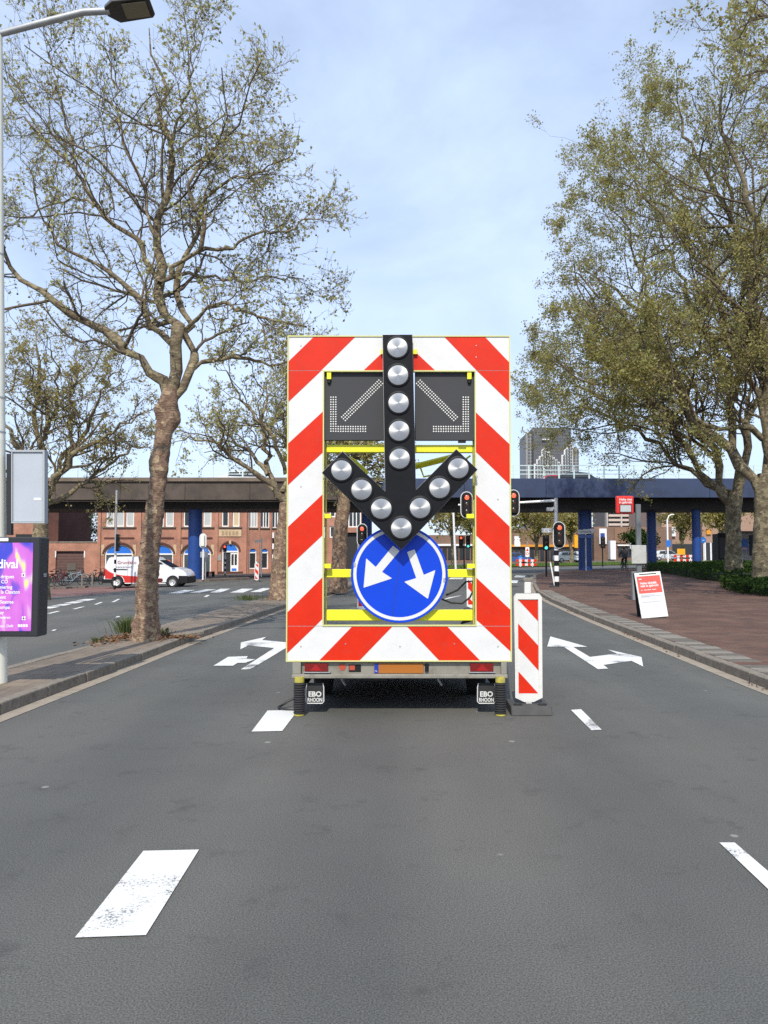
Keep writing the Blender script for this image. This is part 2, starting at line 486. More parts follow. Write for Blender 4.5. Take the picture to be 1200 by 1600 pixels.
def sheet(name, poly, dz, m, parent=None, step=2.0, thick=0.0):     # a ground surface following gz
    bm = bmesh.new()
    if sum(poly[i - 1][0] * poly[i][1] - poly[i][0] * poly[i - 1][1] for i in range(len(poly))) < 0: poly = poly[::-1]
    vs = [bm.verts.new((x, y, 0)) for x, y in poly]
    from mathutils.geometry import tessellate_polygon
    for tri in tessellate_polygon([[Vector((x, y, 0)) for x, y in poly]]):
        try: bm.faces.new([vs[i] for i in tri])
        except ValueError: pass
    ys = [p[1] for p in poly]; xs = [p[0] for p in poly]
    y = 16.0
    while y <= 48.0:
        if min(ys) < y < max(ys):
            bmesh.ops.bisect_plane(bm, geom=bm.verts[:] + bm.edges[:] + bm.faces[:], plane_co=(0, y, 0), plane_no=(0, 1, 0))
        y += step
    x = -32.0
    while x <= 32.0:
        if min(xs) < x < max(xs):
            bmesh.ops.bisect_plane(bm, geom=bm.verts[:] + bm.edges[:] + bm.faces[:], plane_co=(x, 0, 0), plane_no=(1, 0, 0))
        x += 4.0
    bmesh.ops.triangulate(bm, faces=bm.faces[:])
    bm.normal_update()
    for v in bm.verts: v.co.z = gz(v.co.x, v.co.y) + dz
    for f in bm.faces:
        f.normal_update()
        if f.normal.z < 0: f.normal_flip()
    if thick > 0:
        r_ = bmesh.ops.extrude_face_region(bm, geom=bm.faces[:])
        for g in r_['geom']:
            if isinstance(g, bmesh.types.BMVert): g.co.z += 0
        top = [g for g in r_['geom'] if isinstance(g, bmesh.types.BMVert)]
        tops = set(top)
        for v in bm.verts:
            if v not in tops: v.co.z -= thick
        bmesh.ops.recalc_face_normals(bm, faces=bm.faces)
    me = bpy.data.meshes.new(name); bm.to_mesh(me); bm.free()
    me.materials.append(m)
    o = bpy.data.objects.new(name, me); C.objects.link(o)
    if parent is not None: o.parent = parent
    return o
# ------------------------------------------------------------------ palette
asphalt = asphalt_mat('asphalt', (0.098, 0.099, 0.090), (0.118, 0.108, 0.090))
road_white = paint_mat('road_paint', (0.66, 0.66, 0.63))
road_white_worn = paint_mat('road_paint_worn', (0.64, 0.64, 0.61), thresh=(0.58, 0.635))
red_asphalt = mat('red_asphalt', (0.17, 0.085, 0.07), 0.85, var=0.25, vscale=1.2, bump=0.3)
kerb_m = mat('kerb_concrete', (0.20, 0.17, 0.135), 0.88, var=0.3, vscale=4, bump=0.4, bscale=60, dirt=(0.07, 0.065, 0.05), dirt_amt=0.8, dirt_scale=5)
gutter_m = mat('gutter_stone', (0.30, 0.255, 0.20), 0.9, var=0.3, vscale=3, bump=0.3, dirt=(0.10, 0.085, 0.06), dirt_amt=0.8, dirt_scale=3)
median_m = brick_mat('median_tiles', (0.235, 0.192, 0.148), (0.195, 0.16, 0.125), (0.11, 0.09, 0.068), 1.0, bw=0.3, rh=0.3, mort=0.008, mixcol=(0.18, 0.145, 0.105), mscale=0.9, bump=0.25)
walk_m = brick_mat('walk_bricks', (0.150, 0.078, 0.055), (0.100, 0.060, 0.045), (0.064, 0.052, 0.042), 1.0, bw=0.21, rh=0.105, mort=0.006, mixcol=(0.165, 0.105, 0.075), mscale=0.35, bump=0.35)
slab_pale = mat('slab_pale', (0.20, 0.18, 0.148), 0.9, var=0.3, vscale=4, bump=0.3)
slab_grey = mat('slab_grey', (0.115, 0.10, 0.08), 0.9, var=0.3, vscale=4, bump=0.3)
plaza_m = brick_mat('plaza_tiles', (0.17, 0.14, 0.12), (0.13, 0.11, 0.095), (0.07, 0.06, 0.05), 1.0, bw=0.3, rh=0.3, mort=0.01, mscale=0.4)
grass_base = mat('grass_ground', (0.085, 0.13, 0.035), 0.95, var=0.4, vscale=1.5, bump=0.5, bscale=15)
earth_m = mat('earth', (0.10, 0.075, 0.05), 0.95, var=0.4, vscale=5, bump=0.7, bscale=25)
brick_red = brick_mat('facade_brick', (0.46, 0.20, 0.135), (0.39, 0.17, 0.115), (0.40, 0.29, 0.22), 1.0, rot=(math.pi / 2, 0, 0), bw=0.22, rh=0.07, mort=0.008, mscale=0.5, bump=0.2)
brick_dark = brick_mat('facade_brick_dark', (0.13, 0.05, 0.038), (0.10, 0.042, 0.034), (0.09, 0.06, 0.05), 1.0, rot=(math.pi / 2, 0, 0), bw=0.22, rh=0.07, mort=0.008, mscale=0.5, bump=0.2)
brick_brown = brick_mat('facade_brick_brown', (0.24, 0.15, 0.105), (0.20, 0.125, 0.09), (0.18, 0.14, 0.11), 1.0, rot=(math.pi / 2, 0, 0), bw=0.4, rh=0.14, mort=0.015, mscale=0.2, bump=0.1)
stone_cream = mat('cream_stone', (0.52, 0.39, 0.25), 0.85, var=0.18, vscale=2)
frame_white = mat('white_frame', (0.78, 0.78, 0.75), 0.45)
glass_m = mat('window_glass', (0.05, 0.062, 0.07), 0.06, spec=0.8)
blind_m = mat('window_blind', (0.42, 0.45, 0.44), 0.6, var=0.08, vscale=1)
blind_cream = mat('window_blind_cream', (0.55, 0.45, 0.28), 0.6)
blue_panel = mat('blue_panel', (0.02, 0.16, 0.62), 0.4)
dark_in = mat('dark_interior', (0.018, 0.018, 0.02), 0.6)
fascia_blue = mat('fascia_blue', (0.028, 0.045, 0.10), 0.5, var=0.12, vscale=0.8, dirt=(0.015, 0.02, 0.035), dirt_amt=0.7, dirt_scale=0.9)
fascia_brown = mat('fascia_concrete', (0.078, 0.060, 0.048), 0.85, var=0.3, vscale=0.8, dirt=(0.025, 0.02, 0.017), dirt_amt=0.8, dirt_scale=0.6)
fascia_ledge = mat('ledge_concrete', (0.15, 0.115, 0.085), 0.85, var=0.25, vscale=1.0)
girder_m = mat('girder_paint', (0.028, 0.026, 0.026), 0.7, var=0.3, vscale=0.6)
pillar_blue = mat('pillar_blue', (0.012, 0.055, 0.24), 0.45, var=0.18, vscale=1.2)
rail_m = mat('railing_paint', (0.56, 0.68, 0.68), 0.5)
galv = mat('galvanised', (0.42, 0.43, 0.43), 0.45, metal=0.6, var=0.15, vscale=6)
pole_cream = mat('pole_cream', (0.74, 0.73, 0.63), 0.5, var=0.06, vscale=2, dirt=(0.33, 0.32, 0.26), dirt_amt=0.4, dirt_scale=3)
black_m = mat('black_paint', (0.010, 0.010, 0.011), 0.55, spec=0.25)
white_m = mat('white_paint', (0.80, 0.80, 0.78), 0.45)
rubber = mat('rubber', (0.022, 0.022, 0.023), 0.75, bump=0.2, bscale=120)
dark_metal = mat('dark_metal', (0.03, 0.03, 0.032), 0.5, metal=0.3)
chrome = mat('bright_metal', (0.7, 0.7, 0.7), 0.25, metal=1.0)
red_lit = mat('red_lamp_lit', (0.8, 0.05, 0.02), 0.3, emit=(1.0, 0.10, 0.05), estr=2.2)
green_lit = mat('green_lamp_lit', (0.1, 0.7, 0.6), 0.3, emit=(0.15, 0.9, 0.8), estr=1.2)
lens_off = mat('lamp_off', (0.05, 0.03, 0.02), 0.25)

# ------------------------------------------------------------------ ground, road, pavements
def grid_ground():
    xs = [-900, -400, -200, -100, -60] + [-32 + 4 * i for i in range(17)] + [60, 100, 200, 400, 900]
    ys = [-60, -20, 0, 8] + [16 + 2 * i for i in range(17)] + [60, 80, 100, 140, 200, 300, 500, 900, 1800]
    V = np.array([(x, y, gz(x, y) - 0.03) for y in ys for x in xs], dtype=np.float32)
    nx = len(xs)
    F = np.array([(j * nx + i, j * nx + i + 1, (j + 1) * nx + i + 1, (j + 1) * nx + i) for j in range(len(ys) - 1) for i in range(nx - 1)], dtype=np.int32)
    return np_mesh('ground', V, F, plaza_m)
struct(grid_ground())
road = struct(sheet('road', [(-70, -14), (70, -14), (70, 79), (-70, 79)], 0.0, asphalt))
road['label'] = 'grey asphalt road'

def mark(name, pts_px, m=None, dz=0.006):
    p = [gnd(x, y) for x, y in pts_px]
    return sheet(name, [(q.x, q.y) for q in p], dz, m or road_white, parent=road)
# lane dashes: broad blocks on the left, narrow dashes on the right, four metres apart
for pts, mm in (([(117, 1467), (228, 1463), (311, 1329), (224, 1331)], road_white_worn),
                ([(393, 1144), (441, 1143), (466, 1110), (418, 1111)], road_white_worn)):
    mark('lane_dash', pts, mm)
for pts in ([(1124, 1318), (1148, 1318), (1290, 1440), (1262, 1450)], [(892, 1110), (908, 1109), (940, 1141), (924, 1142)]):
    mark('lane_dash', pts)
mark('turn_arrow', [(376.4, 1046.5), (391, 1046.5), (446.5, 1013), (446.5, 1004), (409.4, 1000.5), (415.9, 995.5), (376.4, 1004.3), (375.6, 1015), (387.9, 1009), (428.5, 1013)])
mark('turn_arrow', [(333.5, 1041), (364, 1041), (371, 1036.5), (383, 1036.3), (398.6, 1031), (385, 1030), (387, 1026), (356.5, 1027)], road_white_worn, 0.008)
mark('turn_arrow', [(859.8, 994.8), (917.6, 1011), (895.5, 1011.3), (921.8, 1027), (964.5, 1021.8), (949.8, 1015.5), (1002.3, 1027), (1005, 1042), (986.5, 1033), (942.8, 1039.6), (950.5, 1045.2), (934, 1046), (881.5, 1011.6), (855, 1011)])
# far markings: crossing stripes and lane dashes of the other carriageway
for x0, x1, x2, x3, y0, y1 in ((263, 283, 305, 288, 927, 922), (296, 313, 338, 322, 926, 921), (328, 344, 360, 345, 926, 920), (359, 380, 396, 378, 926, 920), (391, 407, 426, 411, 925, 919), (424, 436, 450, 440, 924, 919)):
    mark('crossing_stripe', [(x0, y0), (x1, y0), (x2, y1), (x3, y1)])
for a, b_, c, d in (((73, 959), (79, 959), (95, 955), (89, 955)), ((113, 952), (118, 952), (133, 948), (128, 948)), ((146, 945), (151, 945), (161, 941), (157, 941)), ((174, 941), (179, 941), (188, 936), (184, 936)),
                    ((80, 986), (85, 986), (89, 984), (84, 984)), ((180, 965), (185, 965), (188, 963), (183, 963)), ((318, 933), (323, 933), (328, 930), (323, 930)),
                    ((700, 905), (722, 905), (726, 902), (706, 902)), ((690, 938), (716, 932), (722, 930), (700, 934)), ((803, 902), (820, 902), (822, 899), (806, 899)), ((796, 911), (808, 911), (810, 907), (798, 907))):
    mark('lane_dash', [a, b_, c, d])
for k in range(4):
    x, y = 68 + 19 * k, 951 - 4.0 * k
    mark('crossing_stripe', [(x - 8, y), (x + 12, y), (x + 26, y - 3), (x + 8, y - 3)])
mark('cycle_lane', [(-60, 940), (60, 934), (140, 930), (206, 922), (250, 914), (120, 918), (-60, 926)], red_asphalt, 0.004)
mark('cycle_lane', [(440, 912), (520, 906), (560, 898), (480, 900)], red_asphalt, 0.004)

KR = [(4.5, -8), (4.5, 5), (4.5, 9.5), (4.62, 13.2), (4.8, 19), (5.12, 26), (5.6, 31.5), (6.35, 36.5), (7.3, 42), (8.7, 50), (10.5, 56), (14, 61), (20, 63.5), (46, 65)]
ML = [(-4.1, -8), (-4.1, 7.8), (-4.02, 10.2), (-3.93, 15), (-3.55, 23), (-3.0, 30), (-2.2, 40), (-1.9, 45)]
MLb = [(-5.45, -8), (-5.42, 7.8), (-5.36, 10.4), (-5.22, 13.1), (-5.0, 23.8), (-4.5, 29), (-3.6, 39), (-2.7, 45)]
def offs(line, d):                                # shift a polyline sideways (positive: to its right)
    out = []
    for i, (x, y) in enumerate(line):
        a, b_ = line[max(0, i - 1)], line[min(len(line) - 1, i + 1)]
        t = Vector((b_[0] - a[0], b_[1] - a[1])).normalized()
        out.append((x + t.y * d, y - t.x * d))
    return out
pavement = struct(sheet('pavement', offs(KR, 0.14) + [(46, -8)], 0.118, walk_m))
median = struct(sheet('median', offs(ML, -0.13) + offs(MLb, 0.13)[::-1], 0.118, median_m))
kerb_mesh = MB().box(-0.075, 0.075, -0.494, 0.494, -0.1, 0.13).build('kerb_stone', kerb_m, pavement, bevel=0.014, seg=2)
kme = kerb_mesh.data
bpy.data.objects.remove(kerb_mesh)
rk = random.Random(3)
def kerb(line, parent, y_max=60):
    pts = [Vector((x, y, 0)) for x, y in line]
    acc, k = 0.5, 0
    for i in range(len(pts) - 1):
        seg = (pts[i + 1] - pts[i]); L_ = seg.length
        while acc <= L_:
            p = pts[i] + seg * (acc / L_)
            if p.y < y_max:
                o = bpy.data.objects.new('kerb_stone', kme); C.objects.link(o); o.parent = parent
                o.location = (p.x + rk.uniform(-.006, .006), p.y, gz(p.x, p.y) + rk.uniform(-.007, .004))
                o.rotation_euler = (rk.uniform(-.004, .004), rk.uniform(-.012, .012), math.atan2(-seg.x, seg.y))
            acc += 1.0
        acc -= L_
kerb(offs(KR, 0.075), pavement, 64)
kerb(offs(ML, -0.075), median)
kerb(offs(MLb, 0.075), median)
for nm, ln, d, par in (('gutter', KR, -1, pavement), ('gutter', ML, 1, median)):
    struct(sheet(nm, offs(ln, 0.0) + offs(ln, 0.19 * d)[::-1], 0.005, gutter_m))
# grey slabs laid across the pavement edge
sl = MB().box(-0.22, 0.22, -0.145, 0.145, -0.05, 0.0).build('paving_slab', slab_pale, pavement, bevel=0.006)
slm = sl.data; slm2 = slm.copy(); slm2.materials.clear(); slm2.materials.append(slab_grey)
bpy.data.objects.remove(sl)
inner = offs(KR, 0.40)
for i in range(2, 6):
    a, b_ = Vector(inner[i]), Vector(inner[i + 1])
    n_ = int((b_ - a).length / 0.302)
    for k in range(n_):
        p = a + (b_ - a) * ((k + 0.5) / n_)
        if rk.random() < 0.06: continue
        pale = (k % 2 == 0) ^ (rk.random() < 0.12)
        o = bpy.data.objects.new('paving_slab', slm if pale else slm2); C.objects.link(o); o.parent = pavement
        o.location = (p.x + rk.uniform(-.015, .015), p.y, gz(p.x, p.y) + 0.1245 + rk.uniform(-.0015, .0015))
        o.rotation_euler[2] = math.atan2(-(b_ - a).x, (b_ - a).y) + rk.uniform(-.02, .02)
# far pavement in front of the brick buildings and the little island round the blue pillar
fp = struct(sheet('far_pavement', [(-70, 63.5), (-22, 62.5), (-13, 63), (-6, 66), (-3, 72), (-2, 79.2), (-70, 79.2)], 0.12, plaza_m, thick=0.14))
pi_ = struct(sheet('pillar_island', [(-18.5, 54.5), (-13.5, 55.2), (-11.2, 57.8), (-12, 61), (-18, 61)], 0.12, plaza_m, thick=0.14))
li = struct(sheet('bicycle_pavement', [(-60, 48.5), (-21.5, 46.0), (-19.0, 46.6), (-19.6, 48.6), (-23, 52), (-60, 56)], 0.11, plaza_m, thick=0.13))
lawn = struct(sheet('lawn', [(-2, 84), (80, 80), (95, 100), (-5, 104)], 0.05, grass_base))

# ------------------------------------------------------------------ viaduct across the background
via = thing('viaduct', 'long road viaduct on blue pillars, blue fascia right and brown concrete left', 'viaduct', (0, 54, 0))
def vb(name, m, x0, x1, y0, y1, z0, z1, bev=0.0, par=None):
    return MB().box(x0, x1, y0 - 54, y1 - 54, z0, z1).build(name, m, par or via, bevel=bev)
vb('deck', girder_m, -75, 80, 54.6, 63.0, 6.1, 6.75)
vb('girder', girder_m, -75, 80, 56.4, 61.6, 4.98, 6.1)
bays = [(-75 + 4.6 * k, -75 + 4.6 * (k + 1)) for k in range(16)]
for x0, x1 in bays:
    if x1 < -0.8: vb('fascia_panel', fascia_brown, x0 + .01, x1 - .01, 54.3, 54.6, 5.5, 6.78, 0.01)
vb('parapet', fascia_ledge, -75, -1.2, 54.15, 54.75, 6.79, 7.08, 0.02)
vb('lower_ledge', fascia_ledge, -75, -1.2, 54.45, 54.6, 5.38, 5.44)
for k in range(14):
    vb('fascia_panel', fascia_blue, -1.2 + 5.8 * k + .008, -1.2 + 5.8 * (k + 1) - .008, 54.25, 54.6, 5.66, 7.02, 0.012)
vb('far_fascia', fascia_brown, -75, 80, 63.0, 63.3, 5.7, 7.0)
for px, wd, Y in ((305, 0.5, 57.2), (914, 0.52, 59.5), (1018, 0.36, 60.5), (1088, 0.32, 57.2), (1290, 0.5, 59.5), (573, 0.42, 61.5)):
    x = (px - CXP) / FPX * Y
    g = gz(x, Y)
    o = MB().lathe([(wd, g - 0.1), (wd, 6.1)], 20).build('pillar', pillar_blue, via, smooth=True)
    o.location = (x, Y - 54, 0)
rl = thing('bridge_railing', 'pale green steel railing along the top of the viaduct', 'railing', (0, 54.35, 7.0))
pm = MB().box(-0.05, 0.05, -0.04, 0.04, 0, 0.97).build('post', rail_m, rl)
for k in range(1, 110):
    o = bpy.data.objects.new('post', pm.data); C.objects.link(o); o.parent = rl; o.location = (-55 + 1.07 * k, 0, 0)
pm.location = (-55, 0, 0)
for z in (0.34, 0.62, 0.95):
    MB().box(-60, 66, -0.018, 0.018, z - 0.028, z + 0.028).build('rail', rail_m, rl)

# ------------------------------------------------------------------ brick building on the left, behind the viaduct
BY = 73.5
def fx(px, Y=BY): return (px - CXP) / FPX * Y
def fz(py, Y=BY): return at(600, py, Y).z
def window(par, x0, x1, z0, z1, yb, glass=None, lights=1, archr=None, fr=0.11, dep=0.08):
    """a window set back in its opening: frame ring, mullions, pane"""
    wobj = thing_part('window', par)
    if archr is None:
        fo = [(x0, z0), (x1, z0), (x1, z1), (x0, z1)]
        fi = [(x0 + fr, z0 + fr), (x1 - fr, z0 + fr), (x1 - fr, z1 - fr), (x0 + fr, z1 - fr)]
    else:
        fo = arch(x0, x1, z0, z1, archr); fi = arch(x0 + fr, x1 - fr, z0 + fr, z1, max(0.02, archr - fr))
    cut_wall('frame', fo, [fi], 0.08, frame_white, wobj, (0, yb + dep, 0))
    top = z1 - fr
    for k in range(1, lights):
        xm = x0 + fr + (x1 - x0 - 2 * fr) * k / lights
        MB().box(xm - 0.05, xm + 0.05, yb + dep + .005, yb + dep + 0.075, z0 + fr, top).build('mullion', frame_white, wobj)
    MB().prism([(x, yb + dep + 0.05, z) for x, z in fi], (0, 0.02, 0)).build('pane', glass or glass_m, wobj)
    return wobj
def thing_part(name, par):
    o = bpy.data.objects.new(name, None); C.objects.link(o); o.parent = par; o.empty_display_size = 0.1
    return o

bb = thing('brick_building', 'red brick building with blue arched windows behind the viaduct', 'building', (0, BY, 0))
z_base = -0.75
ztop = 7.9
up = [(165, 178), (180.5, 193.5), (196, 209), (227, 240), (242.5, 255.5), (258, 271), (286, 299), (301.5, 314.5), (317, 330), (346, 357), (363, 374)]
holes = []
for a, b_ in up: holes.append([(fx(a), fz(823)), (fx(b_), fz(823)), (fx(b_), fz(778)), (fx(a), fz(778))])
arcs = [(164, 208), (226, 271), (286, 330)]
for a, b_ in arcs: holes.append(arch(fx(a), fx(b_), fz(893), fz(866), fz(851) - fz(866)))
holes.append(arch(fx(347), fx(373), fz(897.5), fz(862), fz(849) - fz(862)))
cut_wall('wall', [(fx(155), z_base), (fx(386), z_base), (fx(386), ztop), (fx(155), ztop)], holes, 0.35, brick_red, bb)
MB().box(fx(155), fx(386), 0.36, 7.0, z_base, ztop - 0.02).build('core', dark_in, bb)
gl = [blind_m, blind_m, blind_m, blind_m, glass_m, blind_m, glass_m, blind_m, blind_m, glass_m, blind_cream]
for (a, b_), g in zip(up, gl): window(bb, fx(a), fx(b_), fz(823), fz(778), 0.0, g, dep=0.14)
for a, b_ in ((160, 213), (222, 275), (281, 335), (342, 378)):
    MB().box(fx(a), fx(b_), -0.12, 0.1, fz(825.5), fz(823.2)).build('sill', slab_grey, bb)
for xa in (153, 216, 278, 336, 381):
    MB().box(fx(xa), fx(xa + 5), -0.14, -0.002, z_base, ztop).build('pilaster', brick_red, bb)
for a, b_ in ((160, 213), (222, 275), (281, 335), (384, 386)):
    MB().box(fx(a + 3), fx(b_ - 3), -0.05, -0.003, fz(842), fz(839.5)).build('string_course', brick_dark, bb)
for a, b_ in arcs + [(347, 373)]:
    door = (a == 347)
    zs, rise = fz(866 if not door else 862), (fz(851) - fz(866)) if not door else (fz(849) - fz(862))
    c, r_ = (fx(a) + fx(b_)) / 2, (fx(b_) - fx(a)) / 2
    # brick ring round the arch
    ring = [(c + (r_ + .22) * math.cos(t), zs + (rise + .24) * math.sin(t)) for t in [math.pi * i / 14 for i in range(15)]]
    ring += [(c + (r_ + .05) * math.cos(t), zs + (rise + .05) * math.sin(t)) for t in [math.pi * i / 14 for i in range(14, -1, -1)]]
    MB().prism([(x, -0.06, z) for x, z in ring], (0, 0.058, 0)).build('arch_ring', brick_dark, bb)
    fan = [(c + (r_ - .1) * math.cos(t), zs + 0.08 + (rise - .1) * math.sin(t)) for t in [math.pi * i / 14 for i in range(15)]]
    MB().prism([(x, 0.16, z) for x, z in fan], (0, 0.04, 0)).build('blue_fanlight', blue_panel, bb)
    o_, i_ = arch(fx(a), fx(b_), fz(893.5 if not door else 897.5), zs, rise), arch(fx(a) + .12, fx(b_) - .12, fz(893) if not door else fz(897), zs, rise - .1)
    cut_wall('arch_frame', o_, [i_], 0.1, frame_white, bb, (0, 0.13, 0))
    MB().box(fx(a) + .1, fx(b_) - .1, 0.12, 0.24, zs - 0.06, zs + 0.08).build('transom', frame_white, bb)
    if not door:
        MB().box(fx(a) + .1, fx(b_) - .1, 0.24, 0.26, fz(893), zs - 0.06).build('shop_pane', glass_m, bb)
        MB().box(fx(a) - .32, fx(a) - .02, -0.04, -0.003, fz(868), fz(851)).build('impost_block', stone_cream, bb)
        MB().box(fx(b_) + .02, fx(b_) + .32, -0.04, -0.003, fz(868), fz(851)).build('impost_block', stone_cream, bb)
    MB().box(c - .1, c + .1, -0.1, -0.061, zs + rise - .05, zs + rise + .28).build('keystone', stone_cream, bb)
orange_m = mat('orange_print', (0.55, 0.14, 0.03), 0.5)
o = MB().lathe([(0.02, 0.0), (0.28, 0.0), (0.28, 0.02), (0.02, 0.02)], 20, axis='Y').build('window_sticker', orange_m, bb); o.location = (fx(262), 0.21, fz(879))
dr = MB().box(fx(360), fx(371.5), 0.18, 0.24, fz(896.5), fz(863)).build('door', white_m, bb, bevel=0.01)
for a, b_ in ((361.5, 365), (366.5, 370)): MB().box(fx(a), fx(b_), 0.165, 0.18, fz(883), fz(866)).build('door_pane', dark_in, dr)
MB().box(fx(362), fx(369.5), 0.165, 0.18, fz(892), fz(888)).build('letter_plate', blue_panel, dr)
MB().box(fx(348), fx(360), 0.24, 0.3, fz(897), fz(863)).build('dark_entry', dark_in, bb)
np_ = MB().box(fx(342), fx(377.5), -0.08, -0.002, fz(838.5), fz(827.5)).build('name_stone', stone_cream, bb, bevel=0.02)
for k in range(5): MB().box(fx(347 + 5.4 * k), fx(350.5 + 5.4 * k), -0.1, -0.08, fz(836), fz(830)).build('carved_letter', mat('carved', (0.36, 0.25, 0.15), 0.9), np_)
MB().box(fx(340), fx(346), -0.06, -0.002, fz(876), fz(867)).build('wall_plaque', galv, bb)
MB().box(fx(155) - .1, fx(386) + .02, -0.25, 0.3, ztop, ztop + 0.25).build('cornice', stone_cream, bb)
MB().box(fx(155), fx(386), -0.03, -0.001, z_base, fz(893)).build('plinth', brick_dark, bb)
# the corner wing turns away to the right
wing = thing('corner_wing', 'brick corner wing with triple windows turning away right of the blue door', 'building', (fx(386), BY, 0), math.atan2(1.6, 3.25))
WL = 3.62
wh, wl = [], []
for k in range(3):
    a = 0.16 + k * 1.16
    wl.append((a, a + 0.88))
    wh.append([(a, fz(824)), (a + .88, fz(824)), (a + .88, fz(782)), (a, fz(782))])
    wh.append(arch(a + .08, a + .80, fz(889), fz(863), 0.36))
cut_wall('wall', [(0, z_base), (WL, z_base), (WL, ztop), (0, ztop)], wh, 0.35, brick_red, wing)
MB().box(0, WL, 0.36, 5, z_base, ztop - .02).build('core', dark_in, wing)
for (a, b_), g in zip(wl, (blind_m, glass_m, glass_m)):
    window(wing, a, b_, fz(824), fz(782), 0.0, g, 3, fr=0.07, dep=0.12)
    MB().box(a - .06, b_ + .06, -0.1, 0.1, fz(826), fz(824.2)).build('sill', slab_grey, wing)
    window(wing, a + .08, a + .80, fz(889), fz(863), 0.0, dark_in, 1, archr=0.36, fr=0.09, dep=0.12)
    fan = [(a + .44 + .27 * math.cos(t), fz(863) + .05 + .28 * math.sin(t)) for t in [math.pi * i / 10 for i in range(11)]]
    MB().prism([(x, 0.1, z) for x, z in fan], (0, 0.03, 0)).build('blue_fanlight', blue_panel, wing)
    MB().box(a + .1, a + .78, 0.09, 0.15, fz(864.5), fz(862.5)).build('transom', frame_white, wing)
for a in (0.0, 1.08, 2.24, 3.4): MB().box(a + .02, a + .14, -0.1, -0.002, z_base, ztop).build('pilaster', brick_red, wing)
# low wall with the garage, and the dark block behind it
gw = thing('garage_wall', 'low brick wall with brown garage door beside parked bicycles', 'wall', (0, BY, 0))
cut_wall('wall', [(fx(66), -0.9), (fx(154.5), -0.9), (fx(154.5), fz(848)), (fx(66), fz(848))], [[(fx(88), -0.75), (fx(132), -0.75), (fx(132), fz(861)), (fx(88), fz(861))]], 0.4, brick_red, gw)
MB().box(fx(66), fx(154.5), -0.05, 0.45, fz(848) + .002, fz(846)).build('coping', slab_pale, gw)
gd = thing_part('garage_door', gw)
gm = mat('garage_brown', (0.115, 0.06, 0.05), 0.6, var=0.15, vscale=2)
for k in range(9):
    z0 = -0.72 + k * 0.27
    MB().box(fx(88) + .02, fx(132) - .02, 0.15, 0.2, z0, z0 + .255).build('board', gm, gd, bevel=0.01)
MB().box(fx(105), fx(119), 0.10, 0.149, -0.7, fz(880)).build('wicket_door', mat('wicket', (0.10, 0.085, 0.07), 0.6), gd)
for a in (87, 132): MB().box(fx(a), fx(a + 1.6), -0.03, -0.002, fz(871), fz(861)).build('corner_stone', white_m, gw)
cb = thing('dark_brick_block', 'tall dark brick block at the left behind the lamp post', 'building', (0, 75, 0))
MB().box(fx(-160, 75), fx(91, 75), 0, 8, -1, 7.4).build('wall', brick_dark, cb)
MB().box(fx(-160, 75), fx(72, 75), -0.1, -0.002, -1, 5.4).build('red_front', brick_red, cb)
w_ = MB().box(fx(26, 75), fx(58, 75), -0.16, -0.101, 1.6, 3.6).build('window', dark_in, cb)
# the next building, glimpsed through the trailer's frame
nb = thing('far_brick_house', 'red brick house with dark passage seen through the trailer frame', 'building', (0, 82, 0))
NY = 82.0
nh = [[(fx(a, NY), fz(y1, NY)), (fx(b_, NY), fz(y1, NY)), (fx(b_, NY), fz(y0, NY)), (fx(a, NY), fz(y0, NY))] for a, b_, y0, y1 in
      ((500, 508, 793, 808), (515, 524, 793, 808), (500, 508, 822, 840), (515, 524, 822, 840), (544, 564, 795, 824), (538, 572, 832, 893))]
cut_wall('wall', [(fx(452, NY), -1), (fx(574, NY), -1), (fx(574, NY), 8.2), (fx(452, NY), 8.2)], nh, 0.4, brick_red, nb)
MB().box(fx(452, NY), fx(574, NY), 0.42, 8, -1, 8.1).build('core', dark_in, nb)
for hh, n_ in zip(nh[:5], (1, 1, 1, 1, 3)): window(nb, hh[0][0], hh[1][0], hh[0][1], hh[2][1], 0.0, glass_m, n_, fr=0.12, dep=0.1)
# ------------------------------------------------------------------ arrow board trailer
refl_white = mat('reflective_white', (0.64, 0.64, 0.625), 0.45, var=0.05, vscale=3, dirt=(0.46, 0.44, 0.39), dirt_amt=0.26, dirt_scale=5)
refl_red = mat('reflective_red', (0.60, 0.022, 0.004), 0.4, spec=0.25, var=0.08, vscale=4, dirt=(0.42, 0.05, 0.03), dirt_amt=0.5, dirt_scale=12)
dull_yellow = mat('dull_yellow', (0.42, 0.37, 0.06), 0.6, var=0.2, vscale=8, dirt=(0.12, 0.10, 0.05), dirt_amt=0.8, dirt_scale=14)
fluo = mat('trailer_yellow', (0.78, 0.74, 0.02), 0.4, var=0.05, vscale=4, dirt=(0.42, 0.38, 0.06), dirt_amt=0.35, dirt_scale=9)
pale_yellow = mat('edge_yellow', (0.56, 0.56, 0.22), 0.45)
led_grey = mat('panel_grey', (0.052, 0.053, 0.056), 0.6, spec=0.2, var=0.05, vscale=3)
arrow_black = mat('arrow_black', (0.008, 0.0085, 0.011), 0.55, spec=0.15, var=0.2, vscale=12, bump=0.05)
lens_m = mat('lamp_lens', (0.40, 0.41, 0.42), 0.52, metal=0.8)
led_m = mat('led_dot', (0.72, 0.72, 0.68), 0.3)
sign_blue = mat('sign_blue', (0.003, 0.052, 0.55), 0.4, spec=0.25, var=0.06, vscale=2)
sign_white = mat('sign_white', (0.64, 0.64, 0.62), 0.35)
chassis_m = mat('chassis_grey', (0.235, 0.222, 0.185), 0.55, var=0.12, vscale=4, dirt=(0.12, 0.10, 0.07), dirt_amt=0.8, dirt_scale=6)  # grey lowered: the chevron board's shade on the beam is in this colour
